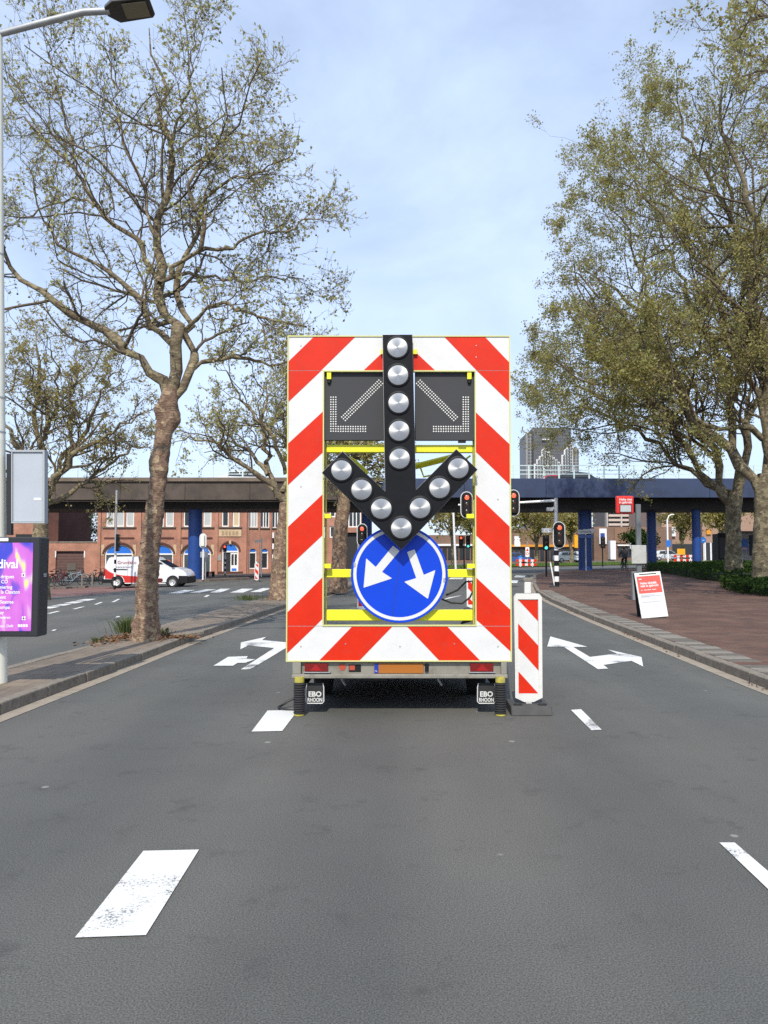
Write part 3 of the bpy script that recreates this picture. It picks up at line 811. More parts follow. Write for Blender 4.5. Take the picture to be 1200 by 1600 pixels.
red_lens = mat('red_plastic', (0.16, 0.008, 0.008), 0.25)  # red darkened to carry the board's shade over the trailer's tail lights
plate_orange = mat('plate_orange', (0.36, 0.12, 0.010), 0.5)
cable_m = mat('cable_black', (0.012, 0.012, 0.012), 0.5)

TY = 8.0
tr = thing('arrow_board_trailer', 'road works trailer with red and white chevron frame, black arrow and blue sign', 'trailer', (0, TY, 0))
def tp(px, py, Y=TY):
    p = at(px, py, Y); return Vector((p.x, p.y - TY, p.z))
def plate(name, pts, Y, th, m, par=None, bevel=0.0):
    return MB().prism([tp(x, y, Y) for x, y in pts], (0, th, 0)).build(name, m, par or tr, bevel=bevel)
def rect(a, b_, c, d): return [(a, c), (b_, c), (b_, d), (a, d)]
tb = plate('chevron_board', rect(451, 795.5, 526, 578.5), 8.0, 0.03, refl_white)
lb = plate('chevron_board', [(451, 579), (504.5, 579), (503.5, 978), (448.5, 978)], 8.0, 0.03, refl_white)
rb = plate('chevron_board', [(743, 579), (795.5, 579), (797.8, 978), (744.5, 978)], 8.0, 0.03, refl_white)
bb2 = plate('chevron_board', [(448.5, 978.5), (797.8, 978.5), (798, 1032), (448.2, 1032)], 8.0, 0.03, refl_white)
def stripe(pts, par): return plate('red_stripe', pts, 7.9975, 0.0025, refl_red, par)
stripe([(490.5, 526), (555.4, 526), (502, 578.5), (451, 578.5), (451, 564.5)], tb)
stripe([(451, 579.2), (502, 579.2), (451, 627.6)], lb)
stripe([(568.5, 578.3), (623.5, 526), (679.5, 578.3)], tb)
stripe([(694, 526), (757.5, 526), (795.5, 566), (795.5, 578.5), (744.5, 578.5)], tb)
stripe([(745, 579.2), (795.5, 579.2), (795.5, 628)], rb)
for a, b_, c, d in ((643, 707, 758, 693), (772, 836, 887, 823), (902, 967, 1021, 957)):
    if c < 978: stripe([(504.4, a), (504.2, b_), (450, c), (450.2, d)], lb)
    else:
        stripe([(503.8, a), (503.6, b_), (493, 977.8), (448.7, 977.8), (448.8, d)], lb)
        stripe([(448.5, 978.7), (492.4, 978.7), (448.4, 1021)], bb2)
for a, b_, c, d in ((644, 706, 757.8, 694), (772, 836, 886.7, 822.7), (902.5, 968.5, 1018, 952.7)):
    if c < 978: stripe([(743.3, a), (743.6, b_), (796.8, c), (796.2, d)], rb)
    else:
        stripe([(744.2, a), (744.4, b_), (755, 977.8), (797.6, 977.8), (797.5, d)], rb)
        stripe([(755.8, 978.7), (797.8, 978.7), (797.8, 1018)], bb2)
stripe([(550, 979), (613, 979), (562, 1031.8), (499, 1031.8)], bb2)
stripe([(636, 979), (699, 979), (750, 1031.8), (686, 1031.8)], bb2)
# yellow edging, 2 mm proud of the boards
for pts in (rect(449.3, 797.3, 524, 526), [(449.3, 526), (451, 526), (448.5, 1034), (446.6, 1034)], [(795.5, 526), (797.3, 526), (800, 1034), (798, 1034)], rect(448.5, 798, 1032, 1034),
            rect(504.5, 743.5, 578.5, 580.5), [(504.6, 580.5), (506.4, 580.5), (505.6, 976.6), (503.6, 976.6)], [(741.6, 580.5), (743.2, 580.5), (744.6, 976.6), (742.8, 976.6)], rect(503.6, 744.6, 976.6, 978.5)):
    plate('edging', pts, 7.99, 0.05, pale_yellow)
# screws in the boards
sc = MB()
for x, y in ((744, 540), (744, 558), (470, 540), (470, 1010), (778, 1010), (625, 1010), (470, 760), (778, 780), (540, 1006), (710, 1006)):
    p = tp(x, y, 7.996); sc.lathe([(0.007, 0), (0.006, -0.003)], 8, p, 'Y')
sc.build('screws', galv, tr)['kind'] = 'stuff'
# the steel frame behind: uprights, cross bars, hydraulic arm
for a, b_ in ((507.5, 510), (739, 741.5)): plate('upright', rect(a, b_, 578, 1010), 8.10, 0.06, dull_yellow, bevel=0.003)
for y0, y1 in ((695, 707), (889.5, 902.5), (953, 970)):
    plate('cross_bar', rect(510.2, 738.8, y0, y1), 8.10, 0.07, fluo, bevel=0.006)
for x, y in ((509, 806), (733, 806), (509, 884), (734, 884)): plate('lug', rect(x - 4, x + 8, y - 3, y + 4), 8.02, 0.075, fluo, bevel=0.003)
MB().tube([tp(640, 731, 8.6), tp(700, 716, 8.6), tp(715, 712, 8.6)], 0.035, 12).build('hydraulic_arm', fluo, tr, smooth=True)
MB().tube([tp(654, 722, 8.65), tp(662, 745, 8.65), tp(700, 738, 8.65), tp(735, 712, 8.65)], 0.012, 8).build('arm_brace', fluo, tr, smooth=True)
MB().tube([tp(545, 715, 8.6), tp(556, 722, 8.6), tp(575, 740, 8.6)], 0.022, 8).build('arm_brace', fluo, tr, smooth=True)
# dark display panels with their dots
for sgn in (1, -1):
    def X(x): return x if sgn == 1 else 2 * 624.3 - x
    pnl = plate('display_panel', rect(X(506), X(600.5), 581, 688) if sgn == 1 else rect(X(600.5), X(506), 581, 688), 8.035, 0.05, led_grey, bevel=0.004)
    dots = MB()
    ds = []
    for k in range(23):
        for a, b_ in ((34.0, 91.8), (36.8, 94.5), (39.7, 97.2)): ds.append((500 + a + 2.64 * k, 560 + b_ - 2.62 * k))
    for j in range(15):
        for a in (17.0, 20.8, 24.7): ds.append((500 + a, 560 + 60.8 + 3.8 * j))
        if j > 2:
            for b_ in (106.7, 110.4, 114.2): ds.append((500 + 17 + 3.86 * j, 560 + b_))
    for x, y in ds:
        p = tp(X(x), y, 8.034); dots.lathe([(0.0082, 0.0), (0.0078, -0.003), (0.0001, -0.006)], 8, p, 'Y')
    dd = dots.build('led_dots', led_m, pnl); dd['kind'] = 'stuff'
    q = 514 if sgn == 1 else 733.5
    plate('hook', rect(q - 3.4, q + 3.4, 580.6, 592.5), 8.0, 0.034, fluo, bevel=0.003)
    plate('hook_knob', rect(q - 2.6, q + 2.6, 592.8, 599), 8.005, 0.029, black_m, bevel=0.008)
for x in (599, 648): plate('bracket', rect(x - 4, x + 4, 546, 553), 7.96, 0.035, fluo)
plate('cable_gland', rect(716, 728, 688.5, 691.5), 8.04, 0.04, black_m)
# the black arrow
AY = 7.86
ar = plate('arrow', [(598, 523), (644, 523), (649.5, 766), (713, 702), (746, 733.6), (627.4, 859), (503, 738.6), (535.3, 705.4), (602, 768)], AY, 0.07, arrow_black, bevel=0.003)
outline = [(598, 523), (644, 523), (649.5, 766), (713, 702), (746, 733.6), (627.4, 859), (503, 738.6), (535.3, 705.4), (602, 768)]
cxa, cya = 624, 720
MB().tube([tp(x, y, AY + 0.074) for x, y in outline + outline[:1]], 0.004, 5).build('arrow_edge', galv, ar)
prof_ring = [(0.128, 0.0), (0.128, -0.006), (0.116, -0.016), (0.106, -0.016), (0.106, 0.0)]
prof_lens = [(0.104 * (1 - k / 12), -0.010 - 0.007 * (1 - (1 - k / 12) ** 2)) for k in range(12)] + [(0.0005, -0.017)]
_n = lens_m.node_tree; _b = _n.nodes['Principled BSDF']
_b.inputs['Anisotropic'].default_value = 0.82
_t = _n.nodes.new('ShaderNodeTangent'); _t.direction_type = 'RADIAL'; _t.axis = 'Y'
_n.links.new(_t.outputs['Tangent'], _b.inputs['Tangent'])
ring_me = MB().lathe(prof_ring, 32, axis='Y').build('lamp_ring', black_m, ar, smooth=True)
lens_me = MB().lathe(prof_lens, 40, axis='Y').build('lens', lens_m, ar, smooth=True)
rd, ld = ring_me.data, lens_me.data
bpy.data.objects.remove(ring_me); bpy.data.objects.remove(lens_me)
for x, y in ((621, 543), (622, 586), (622.8, 629.5), (623.6, 673), (624.4, 716.4), (533.6, 734.7), (565, 765), (595.8, 794.7), (627, 825), (656.4, 793.6), (686.8, 762.4), (716.2, 731.4)):
    p = tp(x, y, AY - 0.0005)
    o = bpy.data.objects.new('lamp', rd); C.objects.link(o); o.parent = ar; o.location = p
    l_ = bpy.data.objects.new('lens', ld); C.objects.link(l_); l_.parent = o
# the round blue sign
SY = 8.03
sc_ = tp(624, 897, SY); SR = 0.506
sg = MB().lathe([(0.001, 0.0), (SR - .004, 0.0), (SR, 0.006), (SR, 0.022), (0.001, 0.022)], 64, sc_, 'Y').build('blue_sign', sign_blue, tr, smooth=True)
MB().lathe([(SR * .885, 0.001), (SR * .885, -0.0025), (SR * .95, -0.0025), (SR * .95, 0.001)], 64, sc_, 'Y').build('white_ring', sign_white, sg)
def zz(pts): return [(500 + x / 4.615, 700 + y / 4.615) for x, y in pts]
def rounded(pts, r_=1.3):
    out = []; n = len(pts)
    for i in range(n):
        p, a, b_ = Vector(pts[i]), Vector(pts[i - 1]), Vector(pts[(i + 1) % n])
        da, db = (a - p).normalized(), (b_ - p).normalized()
        for t in (0, .33, .67, 1): out.append(tuple((p + da * r_) * (1 - t) ** 2 + p * 2 * t * (1 - t) + (p + db * r_) * t * t))
    return out
for pts in ([(527, 704), (574, 742), (447, 893), (519, 940), (314, 1008), (333, 795), (402, 858)], [(628, 750), (682, 731), (748, 915), (832, 880), (778, 1088), (607, 965), (694, 938)]):
    plate('white_arrow', rounded(zz(pts)), SY - 0.0025, 0.0035, sign_white, sg)
plate('seam', zz([(584, 730), (588, 730), (521, 1235), (517, 1235)]), SY - 0.001, 0.002, mat('seam_blue', (0.01, 0.03, 0.2), 0.6), sg)
for x, y in ((249, 842), (897, 952)): plate('clip', zz([(x - 7, y - 16), (x + 7, y - 16), (x + 7, y + 16), (x - 7, y + 16)]), SY - 0.008, 0.008, galv, sg, 0.002)
# cables at the lower right of the frame
for pts, r_ in (([(697, 930), (715, 922), (728, 909), (738, 908), (741, 922), (741, 950), (738, 968), (722, 972)], 0.011), ([(690, 936), (705, 942), (722, 943), (734, 934), (740, 922)], 0.010), ([(720, 974), (735, 970), (742, 955), (743, 900), (742, 800), (741, 720)], 0.012)):
    MB().tube([tp(x, y, 8.2) for x, y in pts], r_, 6).build('cable', cable_m, tr, smooth=True)
# chassis
rbm = plate('rear_beam', rect(457.5, 791.5, 1035, 1053.5), 8.04, 0.10, chassis_m, bevel=0.006)
plate('beam_lip', [(455.5, 1054), (793.5, 1054), (793.5, 1060.5), (455.5, 1060.5)], 7.97, 0.20, chassis_m, bevel=0.008)
for a, b_ in ((457, 470), (783, 792)): plate('beam_end', rect(a, b_, 1035, 1053.5), 7.985, 0.05, chassis_m, bevel=0.004)
for a, b_, t0 in ((476, 512, 484), (735, 771, 744)):
    tl = plate('tail_light', rect(a, b_, 1037, 1049.5), 8.0, 0.038, red_lens, bevel=0.004)
    plate('triangle_reflector', [(t0, 1048), (t0 + 19, 1048), (t0 + 9.5, 1038.3)], 7.997, 0.004, mat('reflector_red', (0.32, 0.012, 0.012), 0.2), tl)
    plate('light_guard', rect(a - 2, b_ + 4, 1050.2, 1051.6), 7.98, 0.06, galv, tl)
plate('speed_sticker', [(529, 1041.5), (532, 1037.5), (538, 1037.5), (541, 1041.5), (538, 1047.5), (532, 1047.5)], 8.036, 0.005, mat('sticker_red', (0.42, 0.06, 0.03), 0.5), rbm)
stk = plate('maker_sticker', rect(545, 564, 1038.5, 1050), 8.036, 0.005, black_m, rbm)
plate('sticker_red', rect(546, 554.5, 1039.5, 1047), 8.035, 0.003, mat('sticker_red', (0.5, 0.03, 0.03), 0.5), stk)
npl = plate('number_plate', rect(584.5, 661.5, 1036.5, 1052), 8.025, 0.014, plate_orange, bevel=0.002)
plate('plate_band', rect(584.8, 591.5, 1036.8, 1051.7), 8.0235, 0.003, mat('band_blue', (0.01, 0.04, 0.30), 0.4), npl)
lettering('plate_letters', 'NL', 0.022, sign_white, npl, tp(585.6, 1049.5, 8.0225))
MB().tube([tp(667, 1037, 8.03), tp(667, 1049, 8.03)], 0.02, 10).build('plate_lamp', black_m, tr, smooth=True)
for s_, cx_, flap in ((-1, 467.5, (477, 507)), (1, 782, (745, 775))):
    p = tp(cx_, 1117, 7.97); y0 = p.y
    top = tp(cx_, 1060.5, 7.97).z
    leg = thing_part('support_leg', tr)
    MB().lathe([(0.054, 0.004), (0.054, 0.020)], 20, (p.x, y0, 0)).build('foot', dull_yellow, leg, smooth=True)
    MB().lathe([(0.05, top - 0.035), (0.05, top + 0.02)], 20, (p.x, y0, 0)).build('collar', dull_yellow, leg, smooth=True)
    prof = []
    nb_ = 13
    for k in range(nb_):
        z0 = 0.021 + (top - 0.062) * k / nb_; dz = (top - 0.062) / nb_
        prof += [(0.046, z0), (0.061, z0 + dz * .3), (0.061, z0 + dz * .7)]
    prof += [(0.046, top - 0.04)]
    MB().lathe(prof, 20, (p.x, y0, 0)).build('rubber_bellows', rubber, leg, smooth=True)
    fl = plate('mud_flap', [(flap[0] + 3, 1067), (flap[1] - 3, 1067), (flap[1], 1097), (flap[1] - 3, 1100), (flap[0] + 3, 1100), (flap[0], 1097)], 8.06, 0.012, rubber, bevel=0.002)
    bw = 1.4
    inner_ = [(flap[0] + 1.6, 1073), (flap[1] - 1.6, 1073), (flap[1] - 2, 1096), (flap[1] - 4, 1098), (flap[0] + 4, 1098), (flap[0] + 2, 1096)]
    MB().tube([tp(x, y, 8.057) for x, y in [(flap[0] + 2.5, 1067.5), (flap[0] + 1.2, 1074), (flap[0] + 1, 1096), (flap[0] + 3.5, 1099), (flap[1] - 3.5, 1099), (flap[1] - 1, 1096), (flap[1] - 1.2, 1074), (flap[1] - 2.5, 1067.5)]], 0.0055, 6).build('flap_rim', sign_white, fl)
    c_ = (flap[0] + flap[1]) / 2
    lettering('flap_letters', 'EBO', 0.073, sign_white, fl, tp(c_, 1088.2, 8.058), align='CENTER', bold=0.0022)
    lettering('flap_letters', 'RHOON', 0.055, sign_white, fl, tp(c_, 1096.3, 8.058), align='CENTER', bold=0.0014, sx=0.76)
    wh_ = thing_part('wheel', tr); wh_.location = (0.90 * s_ + 0.005, 1.25, 0.31)
    MB().lathe([(0.20, -0.09), (0.29, -0.095), (0.31, -0.07), (0.31, 0.07), (0.29, 0.095), (0.20, 0.09)], 28, axis='X', cap=False).build('tyre', rubber, wh_, smooth=True)
    MB().lathe([(0.001, -0.05), (0.12, -0.05), (0.20, -0.08), (0.20, 0.08), (0.12, 0.05), (0.001, 0.05)], 20, axis='X').build('rim', galv, wh_, smooth=True)
    MB().box(0.90 * s_ - 0.13, 0.90 * s_ + 0.13, 0.85, 1.65, 0.64, 0.66).build('mudguard', dark_metal, tr)
MB().box(-1.05, 1.05, 0.15, 2.6, 0.60, 0.68).build('deck', mat('deck_grey', (0.17, 0.17, 0.165), 0.6, var=0.15), tr, bevel=0.01)
for x in (-0.7, 0.7): MB().box(x - .04, x + .04, 0.14, 2.7, 0.46, 0.599).build('chassis_rail', dark_metal, tr)
for x in (-1.03, 1.01): MB().box(x, x + .02, 0.16, 2.6, 0.22, 0.598).build('side_shade_panel', dark_metal, tr)  # added side panels that keep daylight out from under the deck
MB().box(-1.0, 1.0, 2.58, 2.6, 0.14, 0.598).build('front_shade_panel', dark_metal, tr)  # added front panel, blocks light from the far end
MB().box(-0.66, 0.66, 1.7, 2.5, 0.12, 0.45).build('shade_box', dark_metal, tr, bevel=0.01)  # added dark box, deepens the shade under the trailer
MB().tube([(-0.9, 1.25, 0.31), (0.9, 1.25, 0.31)], 0.04, 10).build('axle', dark_metal, tr)
MB().tube([(-0.7, 2.6, 0.5), (0, 4.0, 0.45)], 0.04, 8).build('drawbar', dark_metal, tr)
MB().tube([(0.7, 2.6, 0.5), (0, 4.0, 0.45)], 0.04, 8).build('drawbar', dark_metal, tr)
MB().tube([(0, 4.0, 0.45), (0, 4.35, 0.45)], 0.04, 8).build('coupling', dark_metal, tr)
MB().tube([(0, 3.8, 0.45), (0, 3.8, 0.02)], 0.03, 8).build('jockey_leg', galv, tr)
MB().box(-0.42, -0.12, 0.6, 1.9, 0.24, 0.45).build('battery_box', dark_metal, tr, bevel=0.01)
for x in (-0.62, 0.42): MB().tube([(x, 0.35, 0.45), (x, 0.36, 0.30), (x + .04, 0.36, 0.24)], 0.015, 6).build('hose_coupling', galv, tr)
lp = [(math.cos(t) * 0.16 - 1.13, 0.28 + math.sin(t) * 0.10, 0.025 + 0.09 * max(0, math.sin(t + .6))) for t in [2 * math.pi * i / 16 for i in range(15)]]
MB().tube(lp, 0.012, 6).build('cable_loop', cable_m, tr, smooth=True)

# ------------------------------------------------------------------ striped beacon boards
def beacon(label, px_mid, py_base, flip=False, grp='red and white beacon boards on rubber feet', base=None, name='beacon_board'):
    g = base or gnd(px_mid, py_base)
    b0 = thing(name, label, 'beacon', (g.x, g.y, g.z), group=grp)
    return b0
bl = beacon('red and white beacon board beside the right support leg of the trailer', 826, 1112)
def bx(name, pts, y, th, m, par, bev=0.0):
    return MB().prism([(x, y, z) for x, z in pts], (0, th, 0)).build(name, m, par, bevel=bev)
white_pl = mat('white_plastic', (0.66, 0.655, 0.62), 0.45, var=0.05, vscale=5, dirt=(0.40, 0.37, 0.31), dirt_amt=0.5, dirt_scale=10)
W2 = 0.143
fr_o = [(-W2, 0.15), (-0.05, 0.105), (0.05, 0.105), (W2, 0.15), (W2 + .004, 1.20), (0.12, 1.235), (-0.12, 1.235), (-W2 - .004, 1.20)]
cut_wall('frame', fr_o, [[(-0.108, 0.185), (0.108, 0.185), (0.108, 1.175), (-0.108, 1.175)]], 0.05, white_pl, bl, (0, -0.025, 0))
pnl = bx('panel', [(-0.107, 0.186), (0.107, 0.186), (0.107, 1.174), (-0.107, 1.174)], -0.012, 0.03, refl_white, bl)
for pts in ([(-0.10, 1.168), (0.105, 1.168), (0.105, 0.945)], [(-0.105, 0.92), (0.105, 0.69), (0.105, 0.43), (-0.105, 0.665)], [(-0.105, 0.42), (0.10, 0.193), (-0.105, 0.193)]):
    bx('red_stripe', pts, -0.0145, 0.003, refl_red, pnl)
bx('handle', [(-0.035, 1.236), (0.035, 1.236), (0.035, 1.36), (-0.035, 1.36)], -0.02, 0.04, white_pl, bl, 0.006)
bx('handle_cap', [(-0.045, 1.361), (0.045, 1.361), (0.045, 1.40), (-0.045, 1.40)], -0.025, 0.05, slab_pale, bl, 0.006)
bx('stem', [(-0.03, 0.06), (0.03, 0.06), (0.03, 0.104), (-0.03, 0.104)], -0.02, 0.04, white_pl, bl)
foot_m = mat('foot_rubber', (0.055, 0.054, 0.052), 0.8, var=0.2, vscale=8, bump=0.3)
ft = MB().prism([(-0.21, -0.22, 0.0), (-0.21, 0.24, 0.0), (-0.21, 0.22, 0.09), (-0.21, -0.17, 0.09)], (0.42, 0, 0)).build('foot', foot_m, bl, bevel=0.008)
for x in (-0.125, 0.125):
    MB().lathe([(0.048, 0.0), (0.048, 0.012), (0.038, 0.012), (0.034, 0.002)], 16, (x, -0.10, 0.088)).build('grip', rubber, ft, smooth=True)
for lab, px, py in (('beacon board glimpsed left of the blue sign behind the trailer', 566, 958), ('beacon board glimpsed right of the blue sign through the trailer frame', 737, 955), ('beacon board standing on the far carriageway near the blue door', 401, 909)):
    g = gnd(px, py); copy_tree(bl, None, (g.x, g.y, g.z), 0.0, lab)
# ------------------------------------------------------------------ trees
from mathutils import noise as mnoise
bark_plane = bark_mat('plane_bark', (0.20, 0.13, 0.092), (0.285, 0.192, 0.135), (0.43, 0.335, 0.21), 2.4, 0.66)
bark_limb = bark_mat('limb_bark', (0.16, 0.125, 0.085), (0.24, 0.195, 0.125), (0.36, 0.305, 0.19), 1.6, 0.5)
bark_right = bark_mat('right_bark', (0.13, 0.105, 0.07), (0.195, 0.165, 0.105), (0.30, 0.26, 0.165), 1.4, 0.5)
twig_m = mat('twig_bark', (0.12, 0.092, 0.062), 0.9, var=0.3, vscale=3)
leaf_young = leaf_mat('young_leaves', [(0.30, 0.25, 0.10), (0.48, 0.43, 0.18), (0.42, 0.44, 0.16), (0.66, 0.60, 0.34)], 0.5)
leaf_olive = leaf_mat('olive_leaves', [(0.24, 0.18, 0.07), (0.36, 0.31, 0.11), (0.32, 0.34, 0.11), (0.52, 0.48, 0.22)], 0.55)
leaf_golden = leaf_mat('golden_leaves', [(0.28, 0.20, 0.07), (0.42, 0.34, 0.12), (0.38, 0.36, 0.13), (0.52, 0.46, 0.21)], 0.55)
leaf_green = leaf_mat('green_leaves', [(0.018, 0.036, 0.010), (0.03, 0.058, 0.015), (0.045, 0.078, 0.02), (0.065, 0.10, 0.03)], 0.3)
leaf_blossom = leaf_mat('blossom_leaves', [(0.14, 0.17, 0.07), (0.26, 0.29, 0.16), (0.42, 0.44, 0.32), (0.20, 0.24, 0.11)], 0.35)
ball_m = mat('seed_ball', (0.04, 0.03, 0.022), 0.9)

def nrm(v): return v / np.maximum(1e-9, np.linalg.norm(v, axis=-1, keepdims=True))
def batch_tubes(P, Rd, sides):
    N, M, _ = P.shape
    t = nrm(P[:, -1] - P[:, 0])
    ref = np.where(np.abs(t[:, 2:3]) < 0.85, np.array([[0, 0, 1.0]]), np.array([[1.0, 0, 0]]))
    u = nrm(np.cross(t, ref)); v = np.cross(t, u)
    a = np.arange(sides) * 2 * np.pi / sides
    ring = u[:, None, :] * np.cos(a)[None, :, None] + v[:, None, :] * np.sin(a)[None, :, None]
    V = P[:, :, None, :] + ring[:, None, :, :] * Rd[:, :, None, None]
    base = (np.arange(N) * M * sides)[:, None, None]
    i = np.arange(M - 1)[None, :, None] * sides
    k = np.arange(sides)[None, None, :]
    k2 = (k + 1) % sides
    F = np.stack([base + i + k, base + i + k2, base + i + sides + k2, base + i + sides + k], -1).reshape(-1, 4)
    return V.reshape(-1, 3), F
def resample(pts, M):
    pts = np.asarray(pts, float)
    # Catmull-Rom then even spacing
    ext = np.vstack([2 * pts[0] - pts[1], pts, 2 * pts[-1] - pts[-2]])
    out = []
    for i in range(len(pts) - 1):
        p0, p1, p2, p3 = ext[i:i + 4]
        for s in np.linspace(0, 1, 8, endpoint=False):
            out.append(0.5 * ((2 * p1) + (-p0 + p2) * s + (2 * p0 - 5 * p1 + 4 * p2 - p3) * s * s + (-p0 + 3 * p1 - 3 * p2 + p3) * s ** 3))
    out.append(pts[-1]); out = np.array(out)
    d = np.r_[0, np.cumsum(np.linalg.norm(np.diff(out, axis=0), axis=1))]
    s = np.linspace(0, d[-1], M)
    return np.stack([np.interp(s, d, out[:, k]) for k in range(3)], -1)
def spawn(P, Rd, n, rng, t0=0.2, t1=1.0, ang=(30, 65), lscale=0.5, lr=(0.6, 1.2), rs=0.6, rmin=0.004, M=6, up=0.15, wig=0.22, lmin=0.25, lmax=9.0):
    N, Mp, _ = P.shape
    idx = np.repeat(np.arange(N), n)
    t = rng.uniform(t0, t1, len(idx))
    f = t * (Mp - 1); i = np.minimum(f.astype(int), Mp - 2); w_ = (f - i)[:, None]
    p = P[idx, i] * (1 - w_) + P[idx, i + 1] * w_
    tan = nrm(P[idx, i + 1] - P[idx, i])
    Lp = np.linalg.norm(np.diff(P, axis=1), axis=2).sum(1)[idx]
    L_ = np.clip(Lp * lscale * rng.uniform(lr[0], lr[1], len(idx)) * (1.2 - 0.6 * t), lmin, lmax)
    r0 = np.maximum(rmin, (Rd[idx, i] * (1 - w_[:, 0]) + Rd[idx, i + 1] * w_[:, 0]) * rs * rng.uniform(.75, 1.1, len(idx)))
    q = rng.normal(size=(len(idx), 3)); q = nrm(q - tan * (q * tan).sum(1, keepdims=True))
    a = np.radians(rng.uniform(ang[0], ang[1], len(idx)))[:, None]
    d = nrm(tan * np.cos(a) + q * np.sin(a) + np.array([0, 0, up]))
    path = [p]
    for k in range(M - 1):
        p = p + d * (L_ / (M - 1))[:, None]
        path.append(p)
        d = nrm(d + rng.normal(size=d.shape) * wig + np.array([0, 0, up * 0.35]))
    P2 = np.stack(path, 1)
    R2 = r0[:, None] * np.linspace(1, 0.45, M)[None, :]
    return P2, np.maximum(R2, 0.0022)
def leaves(P, n, size, rng, spread=0.06, t0=0.35, droop=0.0):
    N, M, _ = P.shape
    idx = np.repeat(np.arange(N), n)
    t = rng.uniform(t0, 1.0, len(idx)); f = t * (M - 1); i = np.minimum(f.astype(int), M - 2); w_ = (f - i)[:, None]
    c = P[idx, i] * (1 - w_) + P[idx, i + 1] * w_ + rng.normal(size=(len(idx), 3)) * spread
    c[:, 2] -= droop * rng.random(len(idx))
    a = nrm(rng.normal(size=c.shape)); b_ = nrm(np.cross(a, rng.normal(size=c.shape)))
    s = (size * rng.uniform(0.55, 1.25, len(idx)))[:, None]
    nr = np.cross(a, b_)
    V = np.stack([c - a * s, c + b_ * s * .62 + nr * s * .18, c + a * s, c - b_ * s * .62 + nr * s * .18], 1).reshape(-1, 3)
    F = np.arange(len(idx) * 4).reshape(-1, 4)
    return V, F, rng.random(len(idx))
def join(parts):
    Vs, Fs, o = [], [], 0
    for V, F in parts:
        Vs.append(V); Fs.append(F + o); o += len(V)
    return np.concatenate(Vs), np.concatenate(Fs)

def knobby_trunk(path, radii, seed, lumps=(), sides=28, M=90, ridge=0.03):
    P = resample(path, M)
    d = np.r_[0, np.cumsum(np.linalg.norm(np.diff(np.asarray(path, float), axis=0), axis=1))]
    rr = np.interp(np.linspace(0, d[-1], M), d, radii)
    V = []
    for i in range(M):
        for k in range(sides):
            a = 2 * math.pi * k / sides
            n_ = Vector((math.cos(a), math.sin(a), 0))
            q = Vector((n_.x * 1.3, n_.y * 1.3, P[i][2] * 1.1 + seed))
            r_ = rr[i] * (1 + 0.10 * mnoise.noise(q * 1.3))
            r_ += ridge * 0.9 * mnoise.noise(Vector((n_.x * 1.2, n_.y * 1.2, P[i][2] * 9 + seed))) + ridge * 0.55 * mnoise.noise(Vector((n_.x * 5, n_.y * 5, P[i][2] * 14)))
            for (lz, la, amp, w_) in lumps:
                da = math.cos(a - la)
                r_ += amp * math.exp(-((P[i][2] - lz) / w_) ** 2) * max(0.0, da) ** 2
            V.append((P[i][0] + n_.x * r_, P[i][1] + n_.y * r_, P[i][2]))
    F = [(i * sides + k, i * sides + (k + 1) % sides, (i + 1) * sides + (k + 1) % sides, (i + 1) * sides + k) for i in range(M - 1) for k in range(sides)]
    return np.array(V), np.array(F)

def grow_tree(name, label, trunk_path, trunk_r, limbs, seed, bark, leafm, cfg, group=None, lumps=(), ridge=0.03, limb_bark=None, balls=0, tsides=28, tM=90):
    """limbs: list of (points, r0, r1); cfg: levels = list of spawn kwargs, leaf = (n, size, spread) per level used"""
    rng = np.random.default_rng(seed)
    base = Vector(trunk_path[0])
    t = thing(name, label, 'tree', base, group=group)
    off = np.array(base)
    V, F = knobby_trunk(trunk_path, trunk_r, seed, lumps, tsides, tM, ridge)
    np_mesh('trunk', V - off, F, bark, t, smooth=True)
    M = 18
    P = np.stack([resample(l[0], M) for l in limbs])
    P[:, 1:] += rng.normal(size=P[:, 1:].shape) * 0.012 * np.linalg.norm(P[:, -1] - P[:, 0], axis=1)[:, None, None]
    Rd = np.stack([np.linspace(1, 0, M) ** 0.85 * (l[1] - min(l[2], 0.012)) + min(l[2], 0.012) for l in limbs])
    Rd *= 1 + 0.10 * rng.normal(size=Rd.shape)
    parts = [batch_tubes(P, Rd, 10)]
    np_mesh('limbs', *[x if k else x - off for k, x in enumerate(join(parts))], limb_bark or bark, t, smooth=True)
    allP, lv = [], []
    Pc, Rc = P, Rd
    tw = []
    for k, kw in enumerate(cfg['levels']):
        P2, R2 = spawn(Pc, Rc, rng=rng, **kw)
        if k == 0: P2k, R2k = P2, R2
        tw.append(batch_tubes(P2, R2, 5 if k < 1 else (4 if k < 2 else 3)))
        if k in cfg['leaf']:
            n, size, spr = cfg['leaf'][k]
            lv.append(leaves(P2, n, size, rng, spr))
        Pc, Rc = P2, R2
    V, F = join(tw)
    np_mesh('branches', V - off, F, cfg.get('twig', twig_m), t)
    V, F = join([(a, b_) for a, b_, _ in lv]); sh = np.concatenate([c for _, _, c in lv])
    cr = np_mesh('crown', V - off, F, leafm, t, shade=sh)
    if balls:
        k = rng.integers(0, len(Pc), balls); mb = MB()
        for i in k:
            p = Pc[i, -1] - off; q = p - np.array([0, 0, rng.uniform(.08, .2)])
            mb.lathe([(0.001, -0.02), (0.017, -0.011), (0.02, 0.0), (0.017, 0.011), (0.001, 0.02)], 7, tuple(q))
            mb.tube([tuple(p), tuple(q)], 0.002, 3)
        o = mb.build('seed_balls', ball_m, t, smooth=True); o['kind'] = 'stuff'
    return t

